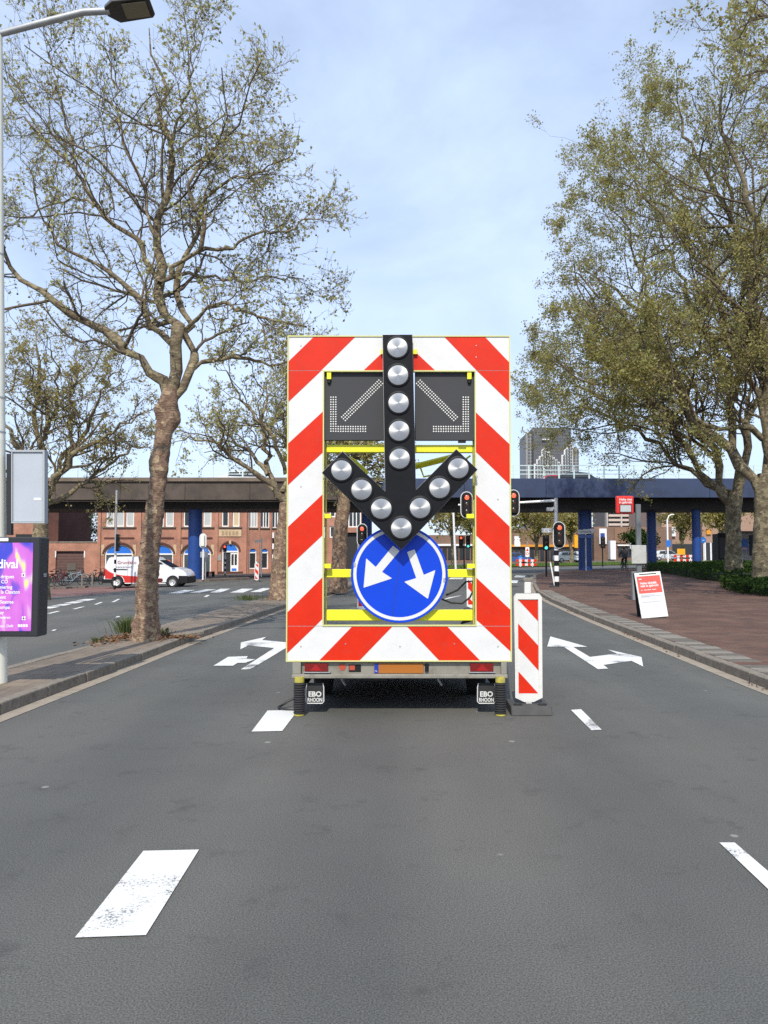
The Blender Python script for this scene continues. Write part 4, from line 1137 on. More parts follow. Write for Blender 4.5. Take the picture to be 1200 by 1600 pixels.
def pxpath(pts, Y, dys=None, seed=0, amp=0.5):
    """a limb drawn in the photograph's units, wandering in depth"""
    r_ = random.Random(seed); dy = 0.0; slope = r_.uniform(-amp, amp)
    out = []
    for i, (x, y) in enumerate(pts):
        if i: dy += slope * 0.5 + r_.uniform(-.12, .12)
        out.append(tuple(at(x, y, Y + dy)))
    return out

# the plane tree on the median
g0 = gnd(228, 1000, 0.12); TYY = g0.y
def q14(x, y, dy=0.0): return tuple(at(x, y, TYY + dy))
trunk = [(g0.x, g0.y, 0.10)] + [q14(x, y) for x, y in ((229, 960), (231, 900), (238, 830), (245, 770), (253, 700), (259, 660), (264, 628), (266, 606))]
tr_r = [0.27, 0.20, 0.183, 0.168, 0.155, 0.145, 0.150, 0.165, 0.12]
L0 = [
    ([(262, 622), (254, 600), (210, 555), (159, 513), (121, 490), (84, 462), (28, 434), (9, 411), (9, 392), (-8, 350), (-30, 320)], 0.125, 0.045, -0.25),
    ([(266, 618), (268, 597), (271, 537), (280, 522), (272, 504), (252, 480), (245, 462), (250, 430), (245, 364), (248, 327), (257, 308), (264, 261), (254, 187), (252, 140), (243, 103), (236, 50)], 0.135, 0.02, 0.1),
    ([(268, 625), (280, 611), (303, 588), (306, 567), (290, 527), (290, 504), (280, 476), (275, 443), (284, 410), (300, 375), (318, 330), (330, 280)], 0.12, 0.03, 0.35),
    ([(305, 575), (345, 562), (373, 558), (430, 569), (470, 562), (500, 570)], 0.06, 0.02, 0.3),
    ([(290, 515), (317, 490), (345, 472), (397, 495), (435, 500), (475, 512)], 0.06, 0.02, -0.3),
    ([(268, 550), (266, 541), (238, 509), (229, 490), (210, 453), (173, 429), (135, 401), (93, 383), (70, 336), (61, 308), (40, 280)], 0.085, 0.02, -0.4),
    ([(250, 440), (250, 430), (210, 378), (177, 355), (149, 322), (121, 275), (84, 233), (51, 200), (28, 182), (5, 160)], 0.085, 0.015, 0.3),
    ([(252, 440), (280, 411), (308, 394), (315, 378), (317, 345), (299, 317), (300, 280), (320, 240), (318, 190)], 0.08, 0.015, -0.3),
    ([(308, 394), (355, 387), (401, 369), (448, 359), (481, 341), (505, 345), (520, 342)], 0.05, 0.012, 0.2),
    ([(262, 280), (280, 240), (317, 205), (345, 187), (395, 165), (425, 130)], 0.04, 0.01, 0.35),
    ([(262, 240), (285, 170), (300, 120), (303, 50), (310, 10)], 0.04, 0.01, -0.35),
    ([(250, 380), (225, 300), (200, 230), (180, 150), (165, 90), (150, 40)], 0.05, 0.01, -0.3),
    ([(280, 430), (330, 430), (380, 440), (430, 430), (470, 440), (500, 460)], 0.045, 0.01, 0.5),
    ([(300, 330), (350, 290), (400, 270), (450, 240), (470, 200)], 0.04, 0.01, -0.4),
    ([(149, 322), (100, 310), (60, 330), (20, 350), (-30, 360)], 0.035, 0.01, 0.5),
    ([(121, 275), (110, 200), (90, 130), (70, 60), (60, 10)], 0.035, 0.01, -0.2),
]
def limbs14(L):
    out = []
    for pts, r0, r1, slope in L:
        n = len(pts); out.append(([q14(x, y, slope * 2.6 * (i / (n - 1))) for i, (x, y) in enumerate(pts)], r0 * (0.82 if r0 > .09 else 0.72), r1 * .5))
    return out
cfgL = dict(levels=[dict(n=12, t0=0.15, lscale=0.42, lr=(0.45, 1.35), rs=0.46, M=9, wig=0.24, up=0.10, ang=(30, 70), lmin=0.7, lmax=3.0),
                    dict(n=8, t0=0.12, lscale=0.50, lr=(0.5, 1.3), rs=0.52, M=7, wig=0.27, up=0.07, ang=(30, 70), lmin=0.4, lmax=1.6),
                    dict(n=7, t0=0.12, lscale=0.52, lr=(0.5, 1.4), rs=0.6, M=6, wig=0.30, up=0.10, ang=(30, 75), lmin=0.18, lmax=0.75, rmin=0.003)],
            leaf={2: (1, 0.037, 0.012), 1: (2, 0.037, 0.012)})
grow_tree('plane_tree', 'knobby plane tree on the median, tall crown of sparse young leaves', trunk, tr_r, limbs14(L0), 11, bark_plane, leaf_young, cfgL,
          lumps=((at(250, 655, TYY).z, 0.3, 0.10, 0.20), (at(250, 640, TYY).z, 3.3, 0.09, 0.14), (at(250, 722, TYY).z, 3.5, 0.07, 0.14), (at(250, 735, TYY).z, -1.2, 0.05, 0.12), (4.75, 2.2, 0.06, .15)), limb_bark=bark_limb, balls=110, ridge=0.035)

# second plane tree further down the median, beside the trailer frame
g2 = gnd(437, 936, 0.12); Y2 = g2.y
def q2(x, y, dy=0.0): return tuple(at(x, y, Y2 + dy))
L2 = [([(446, 790), (436, 768), (415, 750), (385, 728), (355, 712), (338, 690), (300, 686), (270, 690)], 0.13, 0.02, -0.5),
      ([(444, 780), (420, 742), (417, 700), (410, 672), (414, 630), (420, 580)], 0.12, 0.02, 0.5),
      ([(418, 742), (395, 710), (365, 690), (345, 665), (330, 630)], 0.08, 0.015, 0.4),
      ([(446, 785), (455, 740), (470, 690), (480, 640), (470, 580), (480, 540)], 0.12, 0.02, -0.4),
      ([(450, 790), (490, 750), (530, 720), (570, 690), (600, 660)], 0.11, 0.02, 0.6),
      ([(446, 740), (430, 690), (380, 630), (360, 590), (330, 570)], 0.08, 0.015, -0.7),
      ([(440, 770), (460, 715), (440, 650), (450, 600), (440, 550)], 0.09, 0.015, 0.9)]
def limbsQ(L, q, k=3.0):
    return [([q(x, y, s * k * (i / (len(p) - 1))) for i, (x, y) in enumerate(p)], a, b_) for p, a, b_, s in L]
cfgM = dict(levels=[dict(n=10, t0=0.2, lscale=0.42, rs=0.5, M=7, wig=0.26, up=0.08, lmin=0.8, lmax=3.0),
                    dict(n=7, t0=0.15, lscale=0.5, rs=0.55, M=5, wig=0.28, up=0.06, lmin=0.4, lmax=1.4),
                    dict(n=6, t0=0.2, lscale=0.5, rs=0.6, M=4, wig=0.3, up=0.06, lmin=0.2, lmax=0.7, rmin=0.006)],
            leaf={2: (2, 0.052, 0.03), 1: (2, 0.052, 0.03)})
grow_tree('plane_tree', 'plane tree whose trunk stands against the left edge of the chevron frame', [(g2.x, g2.y, g2.z - .05), q2(436, 900), q2(440, 850), q2(445, 810), q2(446, 785)], [0.42, 0.28, 0.25, 0.23, 0.21], limbsQ(L2, q2), 23, bark_plane, leaf_young, cfgM, limb_bark=bark_limb, tM=50)
# third trunk, seen through the frame
g3 = gnd(528, 924, 0.12); Y3 = g3.y
def q3(x, y, dy=0.0): return tuple(at(x, y, Y3 + dy))
L3 = [([(538, 775), (545, 740), (560, 700), (550, 660), (560, 620)], 0.14, 0.02, 0.3), ([(536, 780), (520, 745), (500, 715), (470, 700)], 0.11, 0.02, -0.5), ([(538, 770), (570, 740), (600, 715), (640, 700)], 0.1, 0.02, 0.4), ([(536, 760), (530, 700), (540, 640), (520, 600)], 0.1, 0.02, -0.2)]
cfgF = dict(levels=[dict(n=9, t0=0.2, lscale=0.45, rs=0.5, M=6, wig=0.25, up=0.08, lmin=0.8, lmax=3.0),
                    dict(n=7, t0=0.15, lscale=0.5, rs=0.55, M=5, wig=0.28, up=0.06, lmin=0.4, lmax=1.6),
                    dict(n=5, t0=0.2, lscale=0.5, rs=0.6, M=4, wig=0.3, up=0.06, lmin=0.25, lmax=0.8, rmin=0.008)],
            leaf={2: (5, 0.085, 0.08), 1: (3, 0.085, 0.08)})
grow_tree('plane_tree', 'plane tree whose trunk shows through the frame left of the blue sign', [(g3.x, g3.y, g3.z - .05), q3(530, 880), q3(532, 830), q3(536, 800), q3(538, 770)], [0.42, 0.32, 0.30, 0.28, 0.24], limbsQ(L3, q3), 31, bark_plane, leaf_young, cfgF, limb_bark=bark_limb, tM=40, tsides=16)
# golden tree at the far left, behind the lamp post
Y4 = 30.0
def q4(x, y, dy=0.0): return tuple(at(x, y, Y4 + dy))
b4 = q4(58, 866 + 1.9 * 1200 / Y4); b4 = (b4[0], b4[1], gz(b4[0], Y4))
L4 = [([(68, 800), (80, 765), (100, 728), (125, 700), (160, 685), (200, 660), (225, 640)], 0.16, 0.02, -0.5), ([(70, 790), (100, 775), (130, 755), (165, 730), (200, 705), (240, 690)], 0.12, 0.02, 0.6), ([(66, 800), (62, 720), (58, 640), (62, 570), (55, 520)], 0.17, 0.02, 0.3),
      ([(66, 790), (40, 720), (10, 660), (-20, 600), (-40, 540)], 0.14, 0.02, -0.4), ([(85, 755), (108, 690), (112, 630), (120, 570), (110, 520)], 0.11, 0.02, 0.7), ([(64, 770), (20, 740), (-40, 720), (-90, 690)], 0.12, 0.02, 0.2), ([(100, 728), (140, 660), (160, 610), (190, 570)], 0.09, 0.02, -0.8), ([(62, 700), (85, 640), (90, 580), (70, 530)], 0.09, 0.02, -1.0)]
cfg4 = dict(levels=[dict(n=11, t0=0.15, lscale=0.42, rs=0.5, M=7, wig=0.26, up=0.08, lmin=0.9, lmax=3.2),
                    dict(n=8, t0=0.15, lscale=0.5, rs=0.55, M=5, wig=0.28, up=0.06, lmin=0.4, lmax=1.5),
                    dict(n=6, t0=0.2, lscale=0.5, rs=0.6, M=4, wig=0.3, up=0.06, lmin=0.2, lmax=0.7, rmin=0.007)],
            leaf={2: (3, 0.052, 0.05), 1: (3, 0.052, 0.05)})
grow_tree('plane_tree', 'golden green tree at the far left behind the lamp post', [b4, q4(60, 880), q4(63, 830), q4(66, 795)], [0.5, 0.32, 0.28, 0.25], limbsQ(L4, q4), 41, bark_limb, leaf_golden, cfg4, tM=40, tsides=16)

# the two great planes on the right, and one nearer outside the frame whose boughs hang into it
def big_right(lab, Y, base_px, trunk_px, tr_rr, Ls, seed, cfg, k=4.0, balls=0):
    def q(x, y, dy=0.0): return tuple(at(x, y, Y + dy))
    x = q(*base_px)[0]
    path = [(x, Y, gz(x, Y) + 0.05)] + [q(*p) for p in trunk_px]
    return grow_tree('plane_tree', lab, path, tr_rr, limbsQ(Ls, q, k), seed, bark_right, leaf_olive, cfg, tM=60, tsides=20, ridge=0.03, balls=balls)
cfgR = dict(levels=[dict(n=14, t0=0.12, lscale=0.40, lr=(0.55, 1.3), rs=0.5, M=8, wig=0.24, up=0.07, lmin=1.4, lmax=5.5),
                    dict(n=9, t0=0.12, lscale=0.46, rs=0.55, M=6, wig=0.27, up=0.05, lmin=0.6, lmax=2.2),
                    dict(n=6, t0=0.15, lscale=0.48, rs=0.6, M=4, wig=0.3, up=0.05, lmin=0.3, lmax=1.0, rmin=0.008)],
            leaf={2: (11, 0.058, 0.10), 1: (10, 0.058, 0.10)})
big_right('great plane tree rising from the hedge, nearer the bus stop', 38.0, (1146, 880), [(1146, 850), (1146, 810), (1147, 785), (1150, 765)], [0.46, 0.37, 0.35, 0.40, 0.34],
    [([(1142, 790), (1105, 745), (1080, 705), (1050, 660), (1010, 610), (960, 570), (910, 560), (865, 590)], 0.20, 0.03, -0.6),
     ([(1145, 780), (1120, 720), (1085, 650), (1040, 560), (990, 480), (930, 430), (890, 420)], 0.22, 0.03, 0.4),
     ([(1150, 775), (1155, 690), (1145, 580), (1120, 460), (1080, 340), (1030, 250), (985, 215)], 0.24, 0.03, 0.2),
     ([(1152, 775), (1170, 680), (1180, 560), (1170, 420), (1140, 300), (1110, 200), (1080, 120)], 0.22, 0.03, -0.5),
     ([(1146, 785), (1110, 755), (1060, 730), (1010, 690), (950, 650), (890, 640), (840, 650)], 0.15, 0.02, 0.8),
     ([(1080, 640), (1030, 520), (1000, 420), (960, 330), (930, 290)], 0.12, 0.02, -0.8),
     ([(1100, 690), (1040, 640), (980, 630), (920, 610), (870, 560), (845, 520)], 0.12, 0.02, 1.0),
     ([(1150, 600), (1080, 480), (1040, 380), (1010, 300), (960, 260)], 0.12, 0.02, 0.9)], 51, cfgR)
big_right('great plane tree at the right edge with thick mottled trunk', 31.0, (1196, 890), [(1196, 850), (1197, 800), (1198, 770), (1200, 740)], [0.58, 0.46, 0.43, 0.46, 0.40],
    [([(1192, 780), (1165, 740), (1130, 700), (1095, 665), (1060, 610), (1020, 570), (970, 500), (920, 440), (880, 430)], 0.24, 0.03, 0.6),
     ([(1200, 745), (1196, 640), (1190, 520), (1180, 400), (1160, 280), (1130, 180), (1100, 90)], 0.27, 0.03, -0.3),
     ([(1200, 690), (1170, 668), (1130, 670), (1095, 655), (1050, 600), (1010, 590), (960, 570)], 0.13, 0.02, -0.7),
     ([(1200, 740), (1230, 640), (1260, 500), (1270, 350), (1260, 200), (1240, 80)], 0.24, 0.03, 0.3),
     ([(1192, 560), (1140, 470), (1090, 400), (1040, 350), (1000, 290), (960, 250)], 0.15, 0.02, 0.2),
     ([(1186, 440), (1140, 350), (1100, 260), (1060, 180), (1030, 120)], 0.13, 0.02, 0.8),
     ([(1200, 720), (1180, 600), (1120, 520), (1060, 500), (1000, 520), (940, 540)], 0.14, 0.02, -0.9),
     ([(1196, 640), (1240, 560), (1300, 480), (1350, 400)], 0.14, 0.02, -0.6)], 53, cfgR)
cfgN = dict(levels=[dict(n=11, t0=0.15, lscale=0.42, rs=0.5, M=7, wig=0.26, up=0.03, lmin=0.8, lmax=3.0),
                    dict(n=8, t0=0.12, lscale=0.5, rs=0.55, M=5, wig=0.28, up=0.02, lmin=0.35, lmax=1.3),
                    dict(n=6, t0=0.2, lscale=0.5, rs=0.6, M=5, wig=0.3, up=0.0, lmin=0.2, lmax=0.6, rmin=0.004)],
            leaf={2: (5, 0.05, 0.05), 1: (4, 0.05, 0.05)})
big_right('nearer plane tree past the right edge, boughs with seed balls overhead', 17.0, (1540, 950), [(1540, 800), (1540, 600), (1535, 450), (1530, 380)], [0.45, 0.36, 0.34, 0.33, 0.30],
    [([(1530, 420), (1450, 260), (1370, 150), (1290, 70), (1200, 20), (1130, -10)], 0.17, 0.02, -0.1),
     ([(1530, 380), (1500, 200), (1430, 60), (1350, -60), (1280, -130)], 0.18, 0.02, 0.3),
     ([(1532, 400), (1480, 300), (1400, 220), (1330, 170), (1260, 130), (1200, 110)], 0.13, 0.02, 0.5),
     ([(1530, 380), (1560, 200), (1600, 50), (1640, -80)], 0.17, 0.02, -0.3),
     ([(1530, 400), (1600, 280), (1690, 180), (1760, 120)], 0.15, 0.02, 0.4)], 57, cfgN, k=3.5, balls=90)

# ------------------------------------------------------------------ trees beyond the viaduct
cfgB = dict(levels=[dict(n=9, t0=0.15, lscale=0.45, rs=0.5, M=5, wig=0.25, up=0.08, lmin=1.0, lmax=4.0),
                    dict(n=7, t0=0.12, lscale=0.5, rs=0.55, M=4, wig=0.28, up=0.05, lmin=0.5, lmax=2.0, rmin=0.015)],
            leaf={1: (11, 0.17, 0.22), 0: (8, 0.17, 0.25)})
def back_tree(lab, px, Y, top_py, wid, seed, leafm, fork=2.6):
    r_ = random.Random(seed)
    x = (px - CXP) / FPX * Y; g = gz(x, Y); zt = at(600, top_py, Y).z
    H_ = zt - g
    tp_ = [(x, Y, g), (x + r_.uniform(-.1, .1), Y, g + fork * .5), (x + r_.uniform(-.2, .2), Y, g + fork)]
    Ls = []
    for k in range(7):
        a = 2 * math.pi * k / 7 + r_.uniform(-.3, .3); e = r_.uniform(.45, 1.0)
        ex, ey = math.cos(a) * wid * e, math.sin(a) * wid * e
        zz_ = g + fork + (H_ - fork) * (1.0 - 0.35 * e * e) * r_.uniform(.75, 1)
        p0 = Vector(tp_[2]); p3 = Vector((x + ex, Y + ey, zz_)); m1 = p0.lerp(p3, .35) + Vector((0, 0, .12 * H_)); m2 = p0.lerp(p3, .7) + Vector((0, 0, .08 * H_))
        Ls.append(([tuple(p0), tuple(m1), tuple(m2), tuple(p3)], 0.13, 0.03))
    return grow_tree('street_tree', lab, tp_, [0.30, 0.22, 0.2], Ls, seed, bark_limb, leafm, cfgB, tM=14, tsides=10, ridge=0.01, group='trees beyond the viaduct')
back_tree('yellow green tree under the viaduct left of the signal mast', 838, 92, 770, 5.0, 61, leaf_golden)
back_tree('pale green tree under the viaduct behind the signal mast', 892, 100, 775, 4.4, 62, leaf_golden)
back_tree('tree under the viaduct between the two thin blue pillars', 1066, 96, 765, 4.6, 63, leaf_golden)
back_tree('tree under the viaduct right of the rightmost blue pillar', 1128, 92, 770, 5.0, 64, leaf_golden, 3.2)
back_tree('broad tree seen through the frame under the hanging signal', 708, 88, 765, 5.5, 65, leaf_golden, 3.4)
back_tree('tree seen through the frame close to the right upright', 748, 98, 775, 5.0, 66, leaf_olive, 3.0)
back_tree('pale blossoming tree behind the low garage wall', 112, 84, 775, 3.6, 67, leaf_blossom, 2.0)
back_tree('small dark tree beside the blue pillar signpost', 1000, 102, 832, 2.0, 68, leaf_green, 1.2)

# ------------------------------------------------------------------ hedges, weeds, litter
def leaf_mass(name, V, F, sh, m, par): return np_mesh(name, V, F, m, par, shade=sh)
def hedge(lab, pts, h, seed, n):
    rng = np.random.default_rng(seed)
    xs = [p[0] for p in pts]; ys = [p[1] for p in pts]
    t = thing('hedge', lab, 'hedge', (min(xs), min(ys), 0), group='low hedges under the great planes')
    def inside(x, y):
        c = False; j = len(pts) - 1
        for i in range(len(pts)):
            if (pts[i][1] > y) != (pts[j][1] > y) and x < (pts[j][0] - pts[i][0]) * (y - pts[i][1]) / (pts[j][1] - pts[i][1]) + pts[i][0]: c = not c
            j = i
        return c
    core = MB()
    P_ = []
    while len(P_) < n:
        x, y = rng.uniform(min(xs), max(xs)), rng.uniform(min(ys), max(ys))
        if inside(x, y):
            top = h * (0.72 + 0.28 * mnoise.noise(Vector((x * .8, y * .8, seed)))) 
            P_.append((x, y, gz(x, y) + 0.12 + top * (1 - rng.random() ** 2.2)))
    c = np.array(P_)
    a = nrm(rng.normal(size=c.shape)); b_ = nrm(np.cross(a, rng.normal(size=c.shape))); s = rng.uniform(.04, .085, (len(c), 1))
    V = np.stack([c - a * s, c + b_ * s * .6, c + a * s, c - b_ * s * .6], 1).reshape(-1, 3) - np.array(t.location)
    leaf_mass('foliage', V, np.arange(len(c) * 4).reshape(-1, 4), rng.random(len(c)), leaf_green, t)
    cx_, cy_ = sum(xs) / len(xs), sum(ys) / len(ys)
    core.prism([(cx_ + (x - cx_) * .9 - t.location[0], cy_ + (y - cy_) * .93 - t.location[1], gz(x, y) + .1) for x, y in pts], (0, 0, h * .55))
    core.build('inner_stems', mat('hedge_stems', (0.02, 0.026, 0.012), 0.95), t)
hedge('dark low hedge round the trunk nearer the bus stop', [(17.2, 55), (15.6, 44), (14.9, 39), (14.9, 36), (16.5, 34), (26, 36), (27, 55)], 0.75, 71, 30000)
hedge('brighter low hedge in front of the right edge trunk', [(13.9, 33.5), (12.6, 29.5), (12.4, 27), (13.2, 25), (24, 26), (24, 33)], 0.62, 72, 30000)
def tuft(lab, px, py, n, hgt, seed, m, cat='weed', name='weed_tuft', sp=0.14):
    g = gnd(px, py, 0.12); rng = np.random.default_rng(seed)
    V = []
    for k in range(n):
        a = rng.uniform(0, 2 * np.pi); r_ = abs(rng.normal()) * sp; b0 = np.array([np.cos(a) * r_, np.sin(a) * r_, 0])
        d = np.array([np.cos(a) * rng.uniform(.1, .6), np.sin(a) * rng.uniform(.1, .6), 1]); d /= np.linalg.norm(d)
        hh = hgt * rng.uniform(.4, 1.1); sd = nrm(np.cross(d, rng.normal(size=3))) * 0.006
        mid = b0 + d * hh * .6; tip = b0 + d * hh + np.array([d[0], d[1], -.25]) * hh * .3
        V += [b0 - sd, b0 + sd, mid + sd * 1.3, mid - sd * 1.3, mid - sd * 1.3, mid + sd * 1.3, tip, tip - sd * .1]
    V = np.array(V)
    t = thing(name, lab, cat, g, group='weeds at the tree pits')
    np_mesh('blades', V, np.arange(len(V)).reshape(-1, 4), m, t, shade=np.repeat(rng.random(len(V) // 8), 2))['kind'] = 'stuff'
    return t
weed_m = leaf_mat('weed_leaves', [(0.06, 0.09, 0.03), (0.10, 0.14, 0.05), (0.14, 0.17, 0.07), (0.17, 0.15, 0.07)], 0.35)
tuft('tall grassy weed tuft left of the knobby trunk', 198, 989, 260, 0.38, 1, weed_m, sp=0.13)
tuft('small weed tuft with yellow flowers on the median edge', 152, 1004, 60, 0.12, 2, weed_m, sp=0.05)
tuft('weed tuft on the median just right of the knobby trunk', 256, 990, 60, 0.14, 3, weed_m, sp=0.08)
tuft('grass tuft at the foot of the second plane tree', 388, 938, 200, 0.25, 4, weed_m, sp=0.3)
litter_m = leaf_mat('dead_leaves', [(0.10, 0.05, 0.03), (0.17, 0.09, 0.05), (0.24, 0.14, 0.07), (0.13, 0.09, 0.06)], 0.1)
def litter(pts, seed, sz=0.035, name='fallen_leaves'):
    rng = np.random.default_rng(seed)
    c = np.array(pts); n = len(c)
    a = rng.normal(size=(n, 3)) * np.array([1, 1, .35]); a = nrm(a); b_ = nrm(np.cross(a, np.array([0, 0, 1.0]) + rng.normal(size=(n, 3)) * .4)); s = rng.uniform(.5, 1.3, (n, 1)) * sz
    V = np.stack([c - a * s, c + b_ * s * .7, c + a * s, c - b_ * s * .7], 1).reshape(-1, 3)
    o = np_mesh(name, V, np.arange(n * 4).reshape(-1, 4), litter_m, shade=rng.random(n)); o['kind'] = 'stuff'
    return o
rr_ = np.random.default_rng(5)
pts = []
for cx_, cy_, n_, sx, sy in ((-4.85, 14.35, 420, .28, .25), (-4.25, 14.2, 260, .30, .2), (-5.1, 13.6, 200, .12, .35), (-4.3, 27.8, 400, .4, .8)):
    for _ in range(n_):
        x, y = cx_ + rr_.normal() * sx, cy_ + rr_.normal() * sy
        pts.append((x, y, gz(x, y) + 0.128 + abs(rr_.normal()) * .02))
o = litter(pts, 9); o['label'] = 'brown dead leaves round the tree pits on the median'
pts = []
for i in range(260):
    k = rr_.integers(1, 6); f = rr_.random(); a, b_ = KR[k], KR[k + 1]
    y = a[1] + (b_[1] - a[1]) * f
    if math.sin(y * 2.1) + math.sin(y * .9 + 1) < 0.3: continue
    x = a[0] + (b_[0] - a[0]) * f - abs(rr_.normal()) * .05 - .02
    pts.append((x, y, gz(x, y) + 0.014))
litter(pts, 10, 0.028)
pit = struct(sheet('tree_pit', [(-5.2, 13.6), (-4.25, 13.7), (-4.1, 14.6), (-4.4, 15.1), (-5.1, 15.0)], 0.124, earth_m))
# ------------------------------------------------------------------ lamp post with sign back and poster case
LY = 9.25
lamp = thing('street_lamp', 'tall cream lamp post with grey arm and flat dark lantern at the left edge', 'street lamp', (-4.80, LY, 0.118))
MB().lathe([(0.118, 0.0), (0.115, 0.6), (0.110, 1.4), (0.096, 3.0), (0.076, 5.5), (0.062, 8.0)], 20).build('pole', pole_cream, lamp, smooth=True).rotation_euler = (0, R(-1.6), 0)
ptop = Vector((-0.225, 0, 7.98))
a0, a1 = at(0, 55, LY), at(60, 42, LY)
loc0 = Vector(lamp.location)
armp = [ptop - Vector((0, 0, .15)), ptop + Vector((0.02, 0, 0.02)), at(2, 52, LY) - loc0, at(60, 37, LY) - loc0, at(130, 19, LY) - loc0, at(172, 17, LY) - loc0]
MB().tube(armp, 0.042, 12).build('arm', galv, lamp, smooth=True)
for zz_ in (1.55, 3.0, 3.42, 5.2): MB().lathe([(0.113 - .008 * (zz_ - 1.5), zz_), (0.113 - .008 * (zz_ - 1.5), zz_ + .02)], 20, (-0.028 * zz_, 0, 0)).build('clamp_band', galv, lamp, smooth=True)
lan_m = mat('lantern_dark', (0.055, 0.052, 0.045), 0.5)
lb0 = at(169, 16, LY) - loc0
ln = thing_part('lantern', lamp); ln.location = lb0; ln.rotation_euler = (R(-14), R(-7), 0)
MB().add([(-.03, -.06, -.03), (.10, -.15, -.055), (.52, -.14, -.045), (.56, -.10, -.04), (.56, .10, -.04), (.52, .14, -.045), (.10, .15, -.055), (-.03, .06, -.03),
          (-.03, -.05, .03), (.12, -.13, .06), (.50, -.12, .045), (.54, -.09, .03), (.54, .09, .03), (.50, .12, .045), (.12, .13, .06), (-.03, .05, .03)],
         [tuple(range(7, -1, -1)), tuple(range(8, 16))] + [(i, (i + 1) % 8, (i + 1) % 8 + 8, i + 8) for i in range(8)]).build('housing', lan_m, ln, bevel=0.008)
MB().box(.20, .50, -.105, .105, -0.062, -0.052).build('lamp_glass', mat('lantern_glass', (0.20, 0.18, 0.12), 0.15), ln, bevel=0.006)
# back of a traffic sign fixed to the post
sb = thing('sign_back', 'grey back of a boxed traffic sign on the lamp post', 'sign', (at(44, 760, 9.15).x, 9.15, at(44, 760, 9.15).z))
def lrel(px, py, Y, o): return at(px, py, Y) - Vector(o.location)
sgm = mat('sign_grey', (0.40, 0.44, 0.48), 0.5, var=0.05, vscale=2)
MB().prism([lrel(x, y, 9.15, sb) for x, y in ((19, 706), (67, 706), (67, 815), (19, 815))], (0, 0.05, 0)).build('back_panel', sgm, sb, bevel=0.004)
cut = [[lrel(x, y, 9.13, sb) for x, y in p] for p in (((17.5, 703), (69.5, 703), (69.5, 706), (17.5, 706)), ((17.5, 815), (69.5, 815), (69.5, 817.5), (17.5, 817.5)), ((66.8, 706.2), (69.5, 706.2), (69.5, 814.8), (66.8, 814.8)), ((17.5, 706.2), (19.2, 706.2), (19.2, 814.8), (17.5, 814.8)))]
for p in cut: MB().prism(p, (0, 0.09, 0)).build('rim', mat('rim_grey', (0.36, 0.38, 0.39), 0.5), sb)
MB().prism([lrel(x, y, 9.147, sb) for x, y in ((53, 778), (63.5, 778), (63.5, 781.5), (53, 781.5))], (0, 0.003, 0)).build('label_plate', white_m, sb)
MB().prism([lrel(x, y, 9.2, sb) for x, y in ((10, 709), (17.3, 709), (17.3, 836), (10, 836))], (0, 0.06, 0)).build('bracket', dark_metal, sb)
# poster case
pc = thing('poster_case', 'dark poster case with pink and violet festival poster on the lamp post', 'poster case', (at(20, 915, 8.95).x, 8.95, at(20, 915, 8.95).z))
case_m = mat('case_dark', (0.022, 0.024, 0.028), 0.4)
co = Vector(pc.location)
def pr(px, py, Y=8.95): return at(px, py, Y) - co
x0, x1, z0, z1 = pr(-52, 915).x, pr(61, 915).x, pr(0, 995).z, pr(0, 839).z
MB().box(x0, x1, 0, 0.24, z0, z1).build('case', case_m, pc, bevel=0.012)
MB().box(x1 - 0.12, x1 - 0.115, -0.004, 0.0, z0 + .03, z1 - .03).build('door_seam', dark_in, pc)
MB().box(x1 + .001, x1 + .012, 0.10, 0.16, pr(0, 902).z, pr(0, 896).z).build('lock', galv, pc)
def poster_mat():
    m = bpy.data.materials.new('poster_print'); m.use_nodes = True
    n = m.node_tree; L = n.links; b_ = n.nodes['Principled BSDF']; b_.inputs['Roughness'].default_value = 0.25
    t = n.nodes.new('ShaderNodeTexCoord')
    z = n.nodes.new('ShaderNodeTexNoise'); z.inputs['Scale'].default_value = 2.6; z.inputs['Detail'].default_value = 0.6; z.inputs['Distortion'].default_value = 1.3
    mp_ = n.nodes.new('ShaderNodeMapping'); mp_.inputs['Location'].default_value = (0.35, 0, 0.1); mp_.inputs['Rotation'].default_value = (0, 0.6, 0); mp_.inputs['Scale'].default_value = (1.6, 1, 0.9)
    L.new(t.outputs['Object'], mp_.inputs['Vector']); L.new(mp_.outputs['Vector'], z.inputs['Vector'])
    r = n.nodes.new('ShaderNodeValToRGB'); e = r.color_ramp.elements
    e[0].position = 0.33; e[0].color = (0.05, 0.06, 0.52, 1); e[1].position = 0.80; e[1].color = (0.74, 0.80, 0.20, 1)
    for p, c in ((0.40, (0.22, 0.09, 0.55)), (0.46, (0.52, 0.13, 0.56)), (0.64, (0.58, 0.16, 0.60)), (0.72, (0.62, 0.40, 0.60))):
        k = e.new(p); k.color = (*c, 1)
    L.new(z.outputs['Fac'], r.inputs['Fac']); L.new(r.outputs['Color'], b_.inputs['Base Color'])
    return m
ps = MB().box(pr(-45, 915).x, pr(50.5, 915).x, -0.006, -0.001, pr(0, 986).z, pr(0, 848).z).build('poster', poster_mat(), pc)
print_white = mat('print_white', (0.82, 0.82, 0.82), 0.4)
